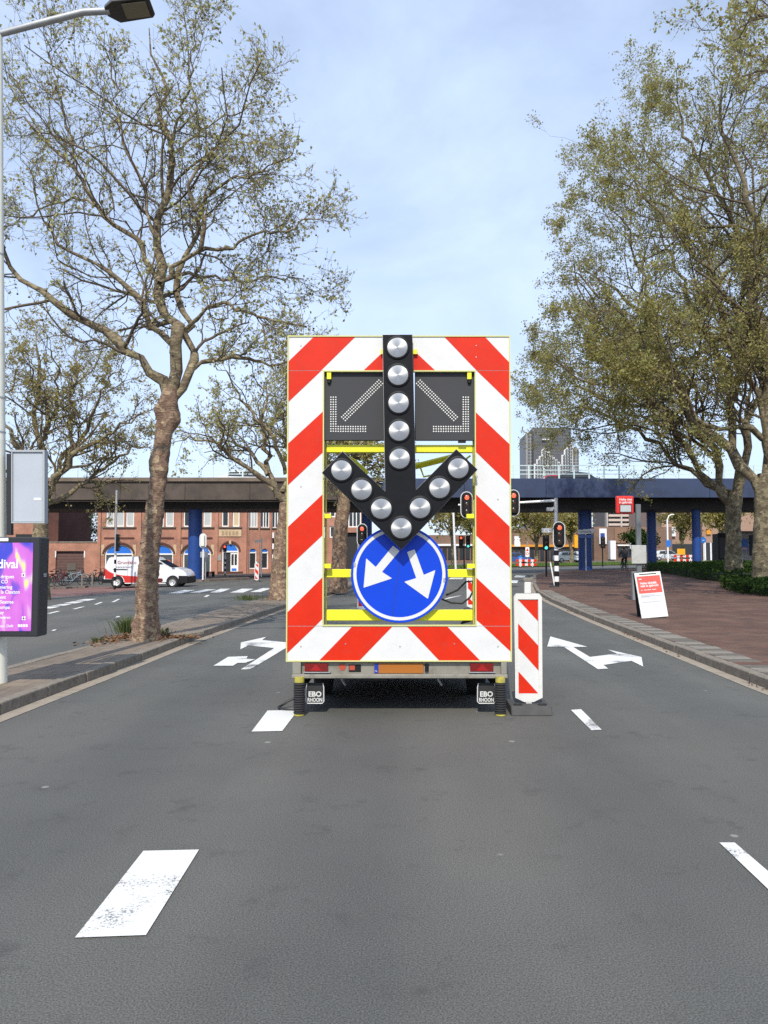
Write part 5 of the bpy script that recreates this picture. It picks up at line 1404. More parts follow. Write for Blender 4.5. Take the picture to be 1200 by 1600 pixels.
for body, px, py, s_, bold in (('dival', -4, 887.5, 0.145, 0.003), ('drigues', 1.0, 903.5, 0.058, 0.0008), ('CO', 1.5, 911.5, 0.058, 0.0008), ('niering', 0, 919.8, 0.056, 0.0008), ('la Claxton', 1, 927.5, 0.058, 0.0008), ('ent', 0, 935.5, 0.056, 0.0008),
                         ('Seatree', 0, 943, 0.056, 0.0008), ('umpa', 0, 951.3, 0.056, 0.0008), ('ay', 0, 959.5, 0.056, 0.0008), ('nderen', 0, 966.8, 0.046, 0.0006), ('our, Delft', 0, 980, 0.042, 0.0005)):
    lettering('poster_letters', body, s_, print_white, ps, pr(px, py, 8.9425), bold=bold, extrude=0.0005, sx=0.92)
for px, py in ((36.5, 898.5), (37, 966)):
    for a_ in (R(45), R(-45)):
        o = MB().box(-.026, .026, -.0005, .0005, -.009, .009).build('cross_mark', print_white, ps); o.location = pr(px, py, 8.9425); o.rotation_euler = (0, a_, 0)
for k in range(4): MB().prism([pr(x, y, 8.9435) for x, y in ((28 + 4 * k, 975.5), (31 + 4 * k, 975.5), (31 + 4 * k, 979.5), (28 + 4 * k, 979.5))], (0, .001, 0)).build('logo_mark', print_white, ps)
MB().prism([pr(x, y, 8.9435) for x, y in ((-30, 840.5), (13, 840.5), (13, 845.5), (-30, 845.5))], (0, .001, 0)).build('owner_plate', white_m, pc)

# loose kerb slab by the tree
o = MB().box(-.30, .30, -.10, .10, 0, .07).build('loose_slab', kerb_m, None, bevel=0.01); g = gnd(292, 994, .12); o.location = g; o.rotation_euler = (R(4), R(-5), R(35)); tag(o, 'loose concrete slab lying on the median right of the knobby trunk', 'slab')

# ------------------------------------------------------------------ bus stop and folding board
red_stop = mat('stop_red', (0.60, 0.02, 0.012), 0.4)
g = gnd(996, 938, .12); 
bs = thing('bus_stop_post', 'bus stop post with red sign and grey timetable box on the brick pavement', 'bus stop', g)
BYY = g.y
def br(px, py, Y=BYY): return at(px, py, Y) - g
hp = MB().box(br(994, 850).x - 0.0, br(1001.5, 850).x, -.06, .06, 0, br(0, 788).z); hp.build('post', mat('post_grey', (0.13, 0.145, 0.15), 0.5), bs, bevel=0.01)
sx0, sx1 = br(963, 850).x, br(990.5, 850).x
sg_ = MB().box(sx0, sx1, -.08, .08, br(0, 803).z, br(0, 775).z).build('stop_sign', red_stop, bs, bevel=0.05, seg=3)
MB().box(sx0 + .10, sx1 - .08, -.088, -.081, br(0, 801).z, br(0, 788.5).z).build('sign_frame', dark_in, sg_)
MB().box(sx0 + .125, sx1 - .105, -.094, -.0885, br(0, 799.8).z, br(0, 789.7).z).build('sign_face', mat('face_grey', (0.42, 0.46, 0.46), 0.4), sg_)
lettering('sign_letters', 'Halte niet', 0.105, sign_white, sg_, Vector((sx0 + .09, -.0815, br(0, 782.2).z)), bold=0.003)
lettering('sign_letters', 'in gebruik', 0.105, sign_white, sg_, Vector((sx0 + .09, -.0815, br(0, 786.6).z)), bold=0.003)
bxm = mat('box_grey', (0.42, 0.43, 0.40), 0.55, var=0.1, vscale=3, dirt=(0.30, 0.22, 0.17), dirt_amt=0.6, dirt_scale=5)
MB().box(br(985, 850).x, br(1008, 850).x, -.13, -.062, br(0, 881).z, br(0, 852).z).build('timetable_box', bxm, bs, bevel=0.015)
MB().box(br(987, 850).x, br(996, 850).x, -.02, .16, 0, br(0, 893).z).build('base_cabinet', mat('cabinet_grey', (0.20, 0.21, 0.21), 0.6), bs, bevel=0.01)
g = gnd(1022, 966, .12)
ab = thing('folding_board', 'white folding board with red notice on the brick pavement', 'board', g)
def ap(px, py, dy): return at(px, py, g.y + dy) - g
c4 = [ap(1003, 966.5, 0.0), ap(1044.5, 963, 0.06), None, ap(991, 895.5, 0.36)]
c4[2] = c4[1] + c4[3] - c4[0]
nrmv = (c4[1] - c4[0]).cross(c4[3] - c4[0]).normalized()          # towards the viewer
if nrmv.y > 0: nrmv = -nrmv
board_w = mat('board_white', (0.66, 0.66, 0.62), 0.5, var=0.04, vscale=4, dirt=(0.40, 0.35, 0.27), dirt_amt=0.4, dirt_scale=7)
fb = MB().prism(c4, -nrmv * 0.03).build('front_panel', board_w, ab, bevel=0.006)
def uv(u, v, lift=0.002): return (c4[0].lerp(c4[1], u)).lerp(c4[3].lerp(c4[2], u), v) + nrmv * lift
def quad(u0, u1, v0, v1, lift=0.0025): return [uv(u0, v0, lift), uv(u1, v0, lift), uv(u1, v1, lift), uv(u0, v1, lift)]
MB().prism(quad(.055, .945, .535, .915), -nrmv * .002).build('red_notice', mat('notice_red', (0.56, 0.075, 0.055), 0.45), fb)
MB().prism(quad(.17, .83, .945, .968), -nrmv * .002).build('handle_slot', dark_in, fb)
MB().prism(quad(.055, .945, .05, .53), -nrmv * .002).build('white_notice', mat('notice_white', (0.56, 0.57, 0.58), 0.5, dirt=(0.40, 0.36, 0.28), dirt_amt=0.6, dirt_scale=9), fb)
ex = (c4[1] - c4[0]).normalized(); ey = (c4[3] - c4[0]); ey = (ey - ex * ey.dot(ex)).normalized(); ez = ex.cross(ey)
rot = Matrix((ex, ey, ez)).transposed().to_euler()
lettering('notice_letters', 'Halte tijdelijk', 0.078, sign_white, fb, uv(.15, .735, .004), rot, bold=0.0022)
lettering('notice_letters', 'niet in gebruik', 0.078, sign_white, fb, uv(.15, .675, .004), rot, bold=0.0022)
grey_print = mat('print_grey', (0.25, 0.27, 0.30), 0.5)
pale_pr = mat('print_pale', (0.75, 0.55, 0.5), 0.5)
for u0, u1, v in ((.13, .23, .842),): MB().prism(quad(u0, u1, v, v + .02, .004), -nrmv * .001).build('logo_mark', sign_white, fb)
for k, (u0, u1) in enumerate(((.15, .2), (.26, .36), (.38, .52), (.56, .72))): MB().prism(quad(u0, u1, .60, .615, .004), -nrmv * .001).build('notice_line', pale_pr, fb)
for u0, u1, v in ((.12, .62, .49), (.12, .85, .465), (.12, .42, .45), (.12, .70, .335), (.72, .84, .34)): MB().prism(quad(u0, u1, v, v + .008, .004), -nrmv * .001).build('notice_line', grey_print, fb)
c5 = [p + Vector((.05, .5, 0)) for p in (c4[0], c4[1])] + [c4[2] + Vector((-.01, .06, 0)), c4[3] + Vector((-.01, .06, 0))]
MB().prism(c5, (0, 0.025, 0)).build('back_panel', dark_metal, ab)

# ------------------------------------------------------------------ traffic signals and posts
border_m = mat('signal_border', (0.62, 0.63, 0.62), 0.5)
def oval(w_, h_, n=8):
    r_ = w_ / 2; out = []
    for i in range(n + 1): a = math.pi * i / n; out.append((r_ * math.cos(a), h_ / 2 - r_ + r_ * math.sin(a)))
    for i in range(n + 1): a = math.pi + math.pi * i / n; out.append((r_ * math.cos(a), -h_ / 2 + r_ + r_ * math.sin(a)))
    return out
def head(par, x, y, z, lit=0, board=True, h=0.95, w_=0.30, border=True, facing=0.0, back=False, lights=3):
    hd = thing_part('signal_head', par); hd.location = (x, y, z); hd.rotation_euler[2] = facing
    if board:
        bw, bh = w_ + .18, h + .18
        if border: MB().prism([(a, 0.03, b_) for a, b_ in oval(bw + .07, bh + .07)], (0, .02, 0)).build('board_border', border_m, hd)
        MB().prism([(a, 0.015, b_) for a, b_ in oval(bw, bh)], (0, .014, 0)).build('back_board', border_m if back else black_m, hd)
    MB().box(-w_ / 2, w_ / 2, (-.10 if not back else -.16), .013, -h / 2, h / 2).build('housing', black_m if not back else pole_cream, hd, bevel=0.03)
    if not back:
        for k in range(lights):
            zz_ = h / 2 - h / lights * (k + .5); r_ = min(.10, w_ * .36)
            lm = (red_lit if lit == 0 and k == 0 else (green_lit if lit == lights - 1 and k == lights - 1 else lens_off))
            MB().lathe([(r_, -.102), (r_ * .7, -.118), (.001, -.125)], 16, (0, 0, zz_), 'Y').build('lens', lm, hd, smooth=True)
            MB().tube([(-r_ - .01, -.16, zz_), (-r_ * .75, -.17, zz_ + r_ * .8), (0, -.18, zz_ + r_ + .015), (r_ * .75, -.17, zz_ + r_ * .8), (r_ + .01, -.16, zz_)], 0.012, 5).build('visor', black_m, hd)
    return hd
def bands(par, x, y, z0, z1, r_, n=8, m0=black_m, m1=white_m):
    for k in range(n):
        a, b_ = z0 + (z1 - z0) * k / n, z0 + (z1 - z0) * (k + 1) / n
        MB().lathe([(r_, a + .001), (r_, b_ - .001)], 14, (x, y, 0)).build('band', m0 if k % 2 == 0 else m1, par, smooth=True)
# mast with overhead arm at the pavement corner
g = gnd(870, 917, .12); MY = g.y
ms_ = thing('signal_mast', 'traffic signal mast with long overhead arm and striped foot on the pavement', 'traffic light', g)
def mr(px, py): return at(px, py, MY) - g
MB().lathe([(0.10, 1.85), (0.085, mr(870, 778).z)], 16).build('pole', galv, ms_, smooth=True)
bands(ms_, 0, 0, 0.0, 1.85, 0.104, 8)
az = mr(870, 782).z
MB().tube([(0, 0, az), tuple(mr(800, 786)), tuple(mr(716, 789))], [0.06, 0.05, 0.045], 10).build('arm', white_m, ms_, smooth=True)
head(ms_, mr(872, 810).x, -.2, mr(0, 836).z, 0)
head(ms_, mr(802, 810).x, -.12, mr(0, 786).z, 0)
head(ms_, mr(729, 810).x, -.12, mr(0, 789).z, 0)
MB().box(-.42, -.14, -.08, .08, mr(0, 799).z, mr(0, 793).z).build('camera', galv, ms_, bevel=0.02)
MB().box(-.14, -.08, -.03, .03, mr(0, 796).z, mr(0, 792).z).build('camera_bracket', galv, ms_)
def post_signal(lab, px, py, Y, heads, hgt_py, striped=True, r_=0.055, cat='traffic light', back=False, kerbz=0.1):
    x = (px - CXP) / FPX * Y; z = gz(x, Y) + kerbz
    t = thing('traffic_signal', lab, cat, (x, Y, z), group='traffic signals at the junction')
    zt = at(600, hgt_py, Y).z - z
    if striped:
        bands(t, 0, 0, 0, min(1.9, zt * .6), r_ + .004, 8); MB().lathe([(r_, min(1.9, zt * .6)), (r_, zt)], 12).build('pole', galv, t, smooth=True)
    else: MB().lathe([(r_, 0), (r_, zt)], 12).build('pole', black_m if not back else white_m, t, smooth=True)
    for hpx, hpy, kw in heads:
        head(t, (hpx - px) / FPX * Y, -.14, at(600, hpy, Y).z - z, **kw)
    return t
post_signal('small green signal with white plate right of the trailer, before the mast', 853, 0, 46, [(852, 848, dict(lit=2, board=False, h=.9, w_=.38))], 836, False, kerbz=0.1)
MB().box(-.30, .30, -.27, -.262, 2.66, 2.92).build('white_plate', white_m, bpy.context.scene.objects['traffic_signal'])
post_signal('twin headed signal seen through the frame right of the blue sign', 725, 0, 62, [(720, 847, dict(lit=0, board=False, h=1.0, w_=.34)), (731, 847, dict(lit=2, board=False, h=1.0, w_=.34))], 838, False, kerbz=0.0)
post_signal('white edged signal half hidden behind the left of the blue sign', 560, 0, 40, [(566, 836, dict(lit=0, h=.95))], 826, True, kerbz=0.1)
post_signal('red signal on a striped post just right of the poster case', 71, 0, 44, [(75, 853.5, dict(lit=0, board=False, h=.56, w_=.27, lights=2))], 846, True, kerbz=0.0)
post_signal('tall post with side facing signal in front of the first blue arch', 181, 0, 43, [(184.5, 848, dict(lit=9, board=False, h=.95, w_=.28, facing=R(78)))], 766, True, 0.06, kerbz=0.0)
post_signal('white backed signal seen from behind on the pillar island', 318, 0, 55, [(318, 845, dict(back=True, h=.8, w_=.26))], 840, False, kerbz=0.12, back=True)
post_signal('slim red signal on striped post before the blue door', 352.5, 0, 66, [(352.5, 857, dict(lit=0, board=False, h=.62, w_=.3, lights=2))], 850, True, kerbz=0.1)
post_signal('dark signal beside the blue pillar on the right', 941, 0, 70, [(941, 848, dict(lit=9, board=False, h=1.0, w_=.42))], 838, False, kerbz=0.1)
bx_ = MB().box(-.32, .32, -.12, -.06, 0.95, 1.4)
# leaning white post with foot
g = gnd(866, 917, .12)
lp_ = thing('leaning_post', 'leaning white marker post on a dark foot beside the mast', 'post', g)
MB().tube([(0.02, 0, .03), (-.16, 0, 1.08)], 0.03, 8).build('post', white_m, lp_, smooth=True)
MB().lathe([(.24, 0), (.22, .04), (.06, .06)], 16).build('foot', rubber, lp_, smooth=True)
# street name post and turned sign backs on the left
def simple_post(name, lab, px, Y, top_py, r_, m, cat, kerbz=0.1, group=None, striped=False):
    x = (px - CXP) / FPX * Y; z = gz(x, Y) + kerbz
    t = thing(name, lab, cat, (x, Y, z), group=group); zt = at(600, top_py, Y).z - z
    if striped: bands(t, 0, 0, 0, zt, r_, 10)
    else: MB().lathe([(r_, 0), (r_, zt)], 12).build('post', m, t, smooth=True)
    def rel(px_, py_, dy=0.0): return at(px_, py_, Y + dy) - Vector((x, Y, z))
    return t, rel
t, rel = simple_post('street_name_post', 'white street name post in front of the corner wing', 409, 61, 841, 0.05, white_m, 'sign')
MB().prism([rel(a, b_, -.06) for a, b_ in ((398, 844), (409, 844), (409, 847.5), (398, 847.5))], (0, .03, 0)).build('name_plate', white_m, t)
t, rel = simple_post('turned_road_sign', 'grey backs of a triangular and a round sign beside the second plane tree', 427, 38, 832, 0.045, white_m, 'sign', striped=True)
MB().prism([rel(a, b_, -.06) for a, b_ in ((437, 832), (446, 868), (426, 866))], (0, .02, 0)).build('triangle_back', galv, t)
cc = rel(436, 877, -.05); MB().lathe([(.001, 0), (.36, 0), (.36, .02), (.001, .02)], 24, cc, 'Y').build('round_back', galv, t)
t, rel = simple_post('information_post', 'grey box on the post of the pillar island', 322, 56, 858, 0.04, galv, 'sign')
MB().prism([rel(a, b_, -.05) for a, b_ in ((313, 862), (325, 862), (325, 871), (313, 871))], (0, .03, 0)).build('box', galv, t)
for px, lab in ((325, 'left black bollard in front of the third blue arch'), (334, 'right black bollard in front of the third blue arch')):
    t, rel = simple_post('bollard', lab, px, 64, 893 - 0, 0.12, black_m, 'bollard', group='black bollards before the arches')
for px, lab in ((130, 'grey steel post right of the blue bicycle'), (146, 'grey steel post left of the van')):
    t, rel = simple_post('steel_post', lab, px, 47, 893 if px == 146 else 897, 0.05, slab_pale, 'post', group='steel posts by the bicycles')
# white pole seen through the frame, far lamp posts, blue signs
t, rel = simple_post('flag_pole', 'slender white pole leaning a little, seen through the frame', 712, 70, 796, 0.10, white_m, 'pole', 0.0)
for c_ in t.children: c_.rotation_euler = (0, R(-2.2), 0)
t, rel = simple_post('park_lamp', 'curved white street lamp under the viaduct with blue sign', 1043, 82, 812, 0.09, white_m, 'street lamp', 0.0)
MB().tube([rel(1043, 812), rel(1045, 806), rel(1049, 804), rel(1053, 804)], 0.06, 8).build('arm', white_m, t, smooth=True)
MB().prism([rel(a, b_, -.15) for a, b_ in ((1041, 844), (1048, 844), (1048, 854), (1041, 854))], (0, .04, 0)).build('blue_sign', mat('info_blue', (0.02, 0.16, 0.55), 0.4), t)
for px, py, top, Y, lab in ((813, 872, 868, 82, 'round blue sign left of the signal mast beyond the junction'), (1099, 844, 840, 70, 'round blue sign right of the rightmost blue pillar')):
    t, rel = simple_post('round_blue_sign', lab, px, Y, top, 0.05, white_m, 'sign', 0.0)
    MB().lathe([(.001, 0), (.26, 0), (.26, .03), (.001, .03)], 24, rel(px, py, -.1), 'Y').build('disc', mat('info_blue', (0.02, 0.16, 0.55), 0.4), t)
    MB().prism([rel(px + a, py + b_, -.105) for a, b_ in ((-2, .6), (-1, -.4), (2, -.4), (2, .6))], (0, .004, 0)).build('arrow_mark', sign_white, t)
t, rel = simple_post('warning_sign', 'white plate with red triangle on a post beyond the junction', 824, 84, 846, 0.05, galv, 'sign', 0.0)
MB().prism([rel(a, b_, -.1) for a, b_ in ((821, 855), (827, 855), (827, 870), (821, 870))], (0, .03, 0)).build('plate', white_m, t)
MB().prism([rel(a, b_, -.105) for a, b_ in ((821.6, 861), (826.4, 861), (824, 856.5))], (0, .004, 0)).build('triangle', refl_red, t)
MB().lathe([(.10, 0), (.16, 0), (.16, .004), (.10, .004)], 16, rel(824, 865, -.105), 'Y', cap=False).build('red_ring', refl_red, t)
# finger signs on the big right pillar
t, rel = simple_post('finger_signs', 'white pointed direction board with blue board below on the thick right pillar', 915, 58.6, 828, 0.06, galv, 'sign', .12)
fs = MB().prism([rel(a, b_, -.1) for a, b_ in ((903, 828), (926, 826), (930.5, 829), (926, 833.5), (903, 835))], (0, .06, 0)).build('white_board', white_m, t)
for k in range(8): MB().prism([rel(906 + 2.3 * k + a, b_, -.103) for a, b_ in ((0, 829.4), (1.5, 829.3), (1.5, 832.4), (0, 832.6))], (0, .003, 0)).build('board_mark', grey_print, fs)
MB().prism([rel(a, b_, -.1) for a, b_ in ((904, 836), (927, 836), (927, 840.5), (904, 840.5))], (0, .06, 0)).build('blue_board', mat('board_blue', (0.10, 0.16, 0.42), 0.5), t)

# red and white barriers beyond the junction
def barrier(lab, px0, px1, py0, py1, Y, sign=False):
    x = ((px0 + px1) / 2 - CXP) / FPX * Y; z = gz(x, Y)
    t = thing('road_barrier', lab, 'barrier', (x, Y, z), group='red and white road barriers')
    wd = (px1 - px0) / FPX * Y / 2
    zt = at(600, py0, Y).z - z
    for k in range(2):
        z1_ = zt - .42 * k
        bd = MB().box(-wd, wd, -.02, .02, z1_ - .25, z1_).build('board', refl_white, t)
        n_ = 7; ww = 2 * wd / n_
        for j in range(0, n_, 2): MB().prism([(-wd + ww * j, -.024, z1_ - .25), (-wd + ww * (j + 1), -.024, z1_ - .25), (-wd + ww * (j + 1), -.024, z1_), (-wd + ww * j, -.024, z1_)], (0, .003, 0)).build('red_field', refl_red, bd)
    for sx in (-wd * .6, wd * .6): MB().box(sx - .05, sx + .05, .021, .06, 0.0, zt).build('leg', white_m, t)
    for sx in (-wd * .6, wd * .6): MB().box(sx - .08, sx + .08, -.35, .4, -.0, .08).build('foot', rubber, t)
    return t
barrier('red and white barrier on the verge left of the signal mast', 806, 838, 874, 888, 80)
t = barrier('red and white barrier with yellow sign near the rightmost blue pillar', 1052, 1085, 867, 882, 78)
MB().box(-.75, .05, -.12, -.08, 1.0, 1.6).build('yellow_sign', mat('sign_yellow', (0.75, 0.36, 0.01), 0.5), t)

# ------------------------------------------------------------------ vehicles
tyre_m = rubber
def wheel(par, x, y, r_, rim=galv):
    w_ = thing_part('wheel', par); w_.location = (x, y, r_)
    MB().lathe([(r_ * .62, -.10), (r_ * .93, -.105), (r_, -.07), (r_, .07), (r_ * .93, .105), (r_ * .62, .10)], 24, axis='Y', cap=False).build('tyre', tyre_m, w_, smooth=True)
    MB().lathe([(.001, -.06), (r_ * .2, -.09), (r_ * .3, -.05), (r_ * .55, -.075), (r_ * .64, -.10), (r_ * .64, .1), (.001, .06)], 20, axis='Y').build('rim', rim, w_, smooth=True)
def car_shell(name, prof, hw, m, par, tumble=0.12, z_t=None, bev=0.06):
    """side outline lofted across the width, drawn in above the waist"""
    n = len(prof); zmax = max(p[1] for p in prof); zw = z_t if z_t is not None else zmax * .58
    rows = []
    for f in (-1, -.86, .86, 1):
        row = []
        for x, z in prof:
            inn = tumble * max(0, (z - zw) / (zmax - zw))
            e = 0.0 if abs(f) < .9 else 0.05
            cx_ = sum(p[0] for p in prof) / n; cz_ = sum(p[1] for p in prof) / n
            row.append((x + (cx_ - x) * e * .35, f * (hw - inn), z + (cz_ - z) * e))
        rows.append(row)
    vs = [p for r_ in rows for p in r_]
    fs = [tuple(range(n)), tuple(range(4 * n - 1, 3 * n - 1, -1))]
    for j in range(3):
        fs += [(j * n + i, j * n + (i + 1) % n, (j + 1) * n + (i + 1) % n, (j + 1) * n + i) for i in range(n)]
    return MB().add(vs, fs).build(name, m, par, smooth=True)
van_white = mat('van_white', (0.66, 0.67, 0.68), 0.25, coat=0.5)
van_red = mat('van_red', (0.55, 0.02, 0.012), 0.3, coat=0.5)
car_glass = mat('car_glass', (0.015, 0.018, 0.02), 0.05, spec=0.8)
k_ = 45.0 / 1200 / 8
def vz(pts): return [((x - 580) * k_, (490 - y) * k_) for x, y in pts]
vx = (155 + 580 / 8 - CXP) / FPX * 45.0
van = thing('delivery_van', 'white delivery van with red lower sides passing behind the knobby tree', 'van', (vx, 45.9, gz(vx, 45.9) + 0.02))
body = vz([(62, 432), (60, 385), (68, 330), (76, 240), (92, 165), (112, 122), (140, 110), (300, 104), (480, 103), (650, 106), (700, 116), (742, 150), (820, 198), (905, 243), (990, 250), (1060, 276), (1100, 312), (1114, 350), (1114, 432)])
car_shell('body', body, 0.90, van_white, van, 0.14)
HWY = -0.902
def vplate(name, pts, m, y=HWY, th=0.006, par=None): return MB().prism([(a, y, b_) for a, b_ in vz(pts)], (0, th, 0)).build(name, m, par or van)
vplate('red_flank', [(84, 250), (130, 290), (200, 322), (300, 340), (480, 352), (640, 372), (800, 376), (804, 400), (790, 430), (330, 430), (322, 390), (300, 355), (250, 340), (200, 345), (170, 385), (84, 380)], van_red, HWY - .004)
vplate('rear_bumper', [(45, 385), (168, 388), (172, 432), (45, 436)], black_m, HWY - .008, .02)
MB().box(vz([(44, 0)])[0][0], vz([(66, 0)])[0][0], -.88, .88, .26, .48).build('rear_bumper', black_m, van, bevel=0.03)
MB().box(vz([(1075, 0)])[0][0], vz([(1122, 0)])[0][0], -.86, .86, .24, .66).build('front_bumper', black_m, van, bevel=0.05)
vplate('front_bumper', [(1000, 345), (1112, 345), (1112, 434), (1000, 434)], black_m, HWY + .0, .02)
vplate('tail_light', [(66, 250), (80, 250), (86, 300), (84, 345), (66, 345)], red_lens, HWY - .006)
vplate('slide_rail', [(185, 260), (358, 260), (358, 270), (185, 270)], black_m, HWY - .006)
vplate('sill', [(330, 432), (840, 432), (840, 442), (330, 442)], white_m, HWY - .002)
MB().prism([(a, -.845, b_) for a, b_ in vz([(735, 168), (775, 178), (868, 252), (735, 262)])], (0, .02, 0)).build('side_window', car_glass, van).rotation_euler = (0, 0, 0)
ws = vz([(745, 152), (903, 244)])
MB().add([(ws[0][0] + .02, -.70, ws[0][1] + .01), (ws[0][0] + .02, .70, ws[0][1] + .01), (ws[1][0] + .02, .78, ws[1][1] + .02), (ws[1][0] + .02, -.78, ws[1][1] + .02)], [(0, 1, 2, 3)]).build('windscreen', car_glass, van)
vplate('mirror', [(905, 205), (945, 195), (952, 232), (915, 238)], black_m, HWY - .12, .12)
vplate('head_light', [(1035, 285), (1088, 300), (1080, 312), (1040, 302)], chrome, HWY + .02, .02)
vplate('door_seam', [(363, 118), (366, 118), (366, 428), (363, 428)], grey_print, HWY - .003)
vplate('door_seam', [(720, 150), (723, 150), (723, 428), (720, 428)], grey_print, HWY - .003)
vplate('flank_mark', [(735, 380), (800, 378), (806, 405), (790, 424), (735, 424)], mat('mark_dark', (0.08, 0.01, 0.01), 0.4), HWY - .007)
for x in (238, 928):
    cxw, _ = vz([(x, 0)])[0]
    MB().lathe([(.001, -.012), (.375, -.012), (.375, .0)], 24, (cxw, HWY, .33), 'Y').build('wheel_arch', black_m, van)
    for sd in (-.80, .80): wheel(van, cxw, sd - (.075 if sd < 0 else 0), .315, mat('rim_silver', (0.5, 0.5, 0.5), 0.4, metal=0.4))
lt = vz([(228, 196)])[0]
lettering('van_letters', 'Grundeko', 0.27, mat('letter_red', (0.35, 0.10, 0.10), 0.4), van, (lt[0], HWY + .045, lt[1]), rot=(math.pi / 2 - .18, 0, 0), sx=1.0)
lt = vz([(200, 238)])[0]
for k in range(7): vplate('small_print', [(205 + 32 * k, 226), (230 + 32 * k, 226), (230 + 32 * k, 237), (205 + 32 * k, 237)], mat('print_mid', (0.45, 0.45, 0.47), 0.5), HWY - .003)

def car(lab, x, y, z, rz, m, group='cars in the distance', L=4.2, H_=1.48, name='parked_car'):
    t = thing(name, lab, 'car', (x, y, z), rz, group)
    s_ = L / 4.2
    prof = [(-2.05 * s_, .30), (-2.1 * s_, .62), (-2.0 * s_, .92), (-1.65 * s_, 1.02), (-1.25 * s_, H_ - .08), (-.6 * s_, H_), (.25 * s_, H_ - .01), (.62 * s_, H_ - .14), (1.15 * s_, .98), (1.8 * s_, .86), (2.08 * s_, .66), (2.1 * s_, .30)]
    car_shell('body', prof, .86, m, t, .2, .95)
    gl_ = [(-1.30 * s_, 1.0), (-1.12 * s_, H_ - .12), (.2 * s_, H_ - .08), (.55 * s_, H_ - .18), (1.0 * s_, 1.0)]
    for sd in (-1, 1):
        MB().add([(a, sd * (.865 - .2 * max(0, (b_ - .95) / (H_ - .95))), b_) for a, b_ in gl_], [(0, 1, 2, 3, 4)]).build('side_window', car_glass, t)
        MB().box(-.42 * s_, -.34 * s_, sd * .70 - .02 + (.08 * sd), sd * .70 + .02 + (.08 * sd), 1.0, H_ - .1).build('door_pillar', m, t)
    MB().add([(.66 * s_, -.6, H_ - .14), (.66 * s_, .6, H_ - .14), (1.17 * s_, .74, 1.0), (1.17 * s_, -.74, 1.0)], [(0, 1, 2, 3)]).build('windscreen', car_glass, t)
    for a in (-1.32 * s_, 1.32 * s_):
        for sd in (-.78, .78): wheel(t, a, sd, .31)
    return t
car_white = mat('car_white', (0.68, 0.69, 0.70), 0.3, coat=0.5)
car_dark = mat('car_dark', (0.03, 0.035, 0.04), 0.3, coat=0.5)
car_blue = mat('car_blue', (0.03, 0.07, 0.25), 0.3, coat=0.5)
car_redm = mat('car_red', (0.35, 0.02, 0.03), 0.3, coat=0.5)
def cx(px, Y): return (px - CXP) / FPX * Y
car('white car crossing the viaduct above the brick building', cx(385, 58), 58, 6.5, 0, car_white, 'cars on the viaduct', 4.4, 1.42, 'crossing_car')
car('dark car crossing the viaduct below the tower', cx(892, 58), 58, 6.38, math.pi, car_dark, 'cars on the viaduct', 4.3, 1.45, 'crossing_car')
car('red car crossing the viaduct just left of the dark one', cx(868, 61), 60, 6.45, 0, car_redm, 'cars on the viaduct', 3.6, 1.36, 'crossing_car')
for px, Y, m, rz, lab in ((889, 104, car_white, .1, 'white car parked behind the signal mast'), (806, 104, car_blue, .1, 'blue car parked just right of the chevron frame'), (1041, 106, car_white, 0.0, 'white car parked under the viaduct by the park lamp'), (905, 110, car_white, math.pi / 2, 'white car seen end on beside the thick right pillar')):
    car(lab, cx(px, Y), Y, gz(cx(px, Y), Y) + .05, rz, m)

# ------------------------------------------------------------------ bicycles and the cyclist
def bicycle(lab, loc, rz, m, lean=0.06):
    t = thing('bicycle', lab, 'bicycle', loc, rz, 'bicycles by the garage door'); t.rotation_euler[0] = lean
    for x in (-.54, .54):
        w_ = thing_part('wheel', t); w_.location = (x, 0, .345)
        ring = [(math.cos(a) * .325, 0, math.sin(a) * .325) for a in [2 * math.pi * i / 20 for i in range(21)]]
        MB().tube(ring, 0.02, 6, False).build('tyre', rubber, w_, smooth=True)
        sp = MB()
        for i in range(8):
            a = math.pi * i / 8 * 2; sp.tube([(0, 0, 0), (math.cos(a) * .31, 0, math.sin(a) * .31)], .003, 3)
        sp.build('spokes', galv, w_)['kind'] = 'stuff'
        MB().tube([(math.cos(a) * .365, 0, math.sin(a) * .365) for a in [R(20) + R(140) * i / 8 for i in range(9)]], .018, 5).build('mudguard', m, w_)
    fr_ = MB()
    for a, b_ in (((.42, 0, .90), (-.02, 0, .30)), ((-.16, 0, .80), (-.02, 0, .30)), ((-.15, 0, .72), (.44, 0, .82)), ((-.02, 0, .30), (-.54, 0, .345)), ((-.54, 0, .345), (-.15, 0, .72)), ((.40, 0, 1.0), (.54, 0, .345))): fr_.tube([a, b_], .02, 6)
    fr_.build('frame', m, t, smooth=True)
    MB().tube([(.22, -.28, 1.06), (.34, -.24, 1.08), (.40, 0, 1.02), (.34, .24, 1.08), (.22, .28, 1.06)], .013, 6).build('handlebar', dark_metal, t, smooth=True)
    MB().prism([(-.32, -.08, .90), (-.30, .08, .90), (-.05, .025, .90), (-.05, -.025, .90)], (0, 0, .06)).build('saddle', black_m, t, bevel=0.02)
    MB().tube([(-.16, 0, .80), (-.18, 0, .91)], .014, 6).build('seat_post', galv, t)
    MB().box(-.75, -.36, -.06, .06, .73, .75).build('carrier', dark_metal, t)
    MB().tube([(-.02, -.12, .22), (-.02, -.06, .30), (-.02, .06, .30), (-.02, .12, .38)], .01, 5).build('cranks', dark_metal, t)
    return t
bk_black = mat('bike_black', (0.015, 0.015, 0.016), 0.4)
bk_blue = mat('bike_blue', (0.22, 0.34, 0.40), 0.4)
bk_red = mat('bike_red', (0.20, 0.03, 0.03), 0.4)
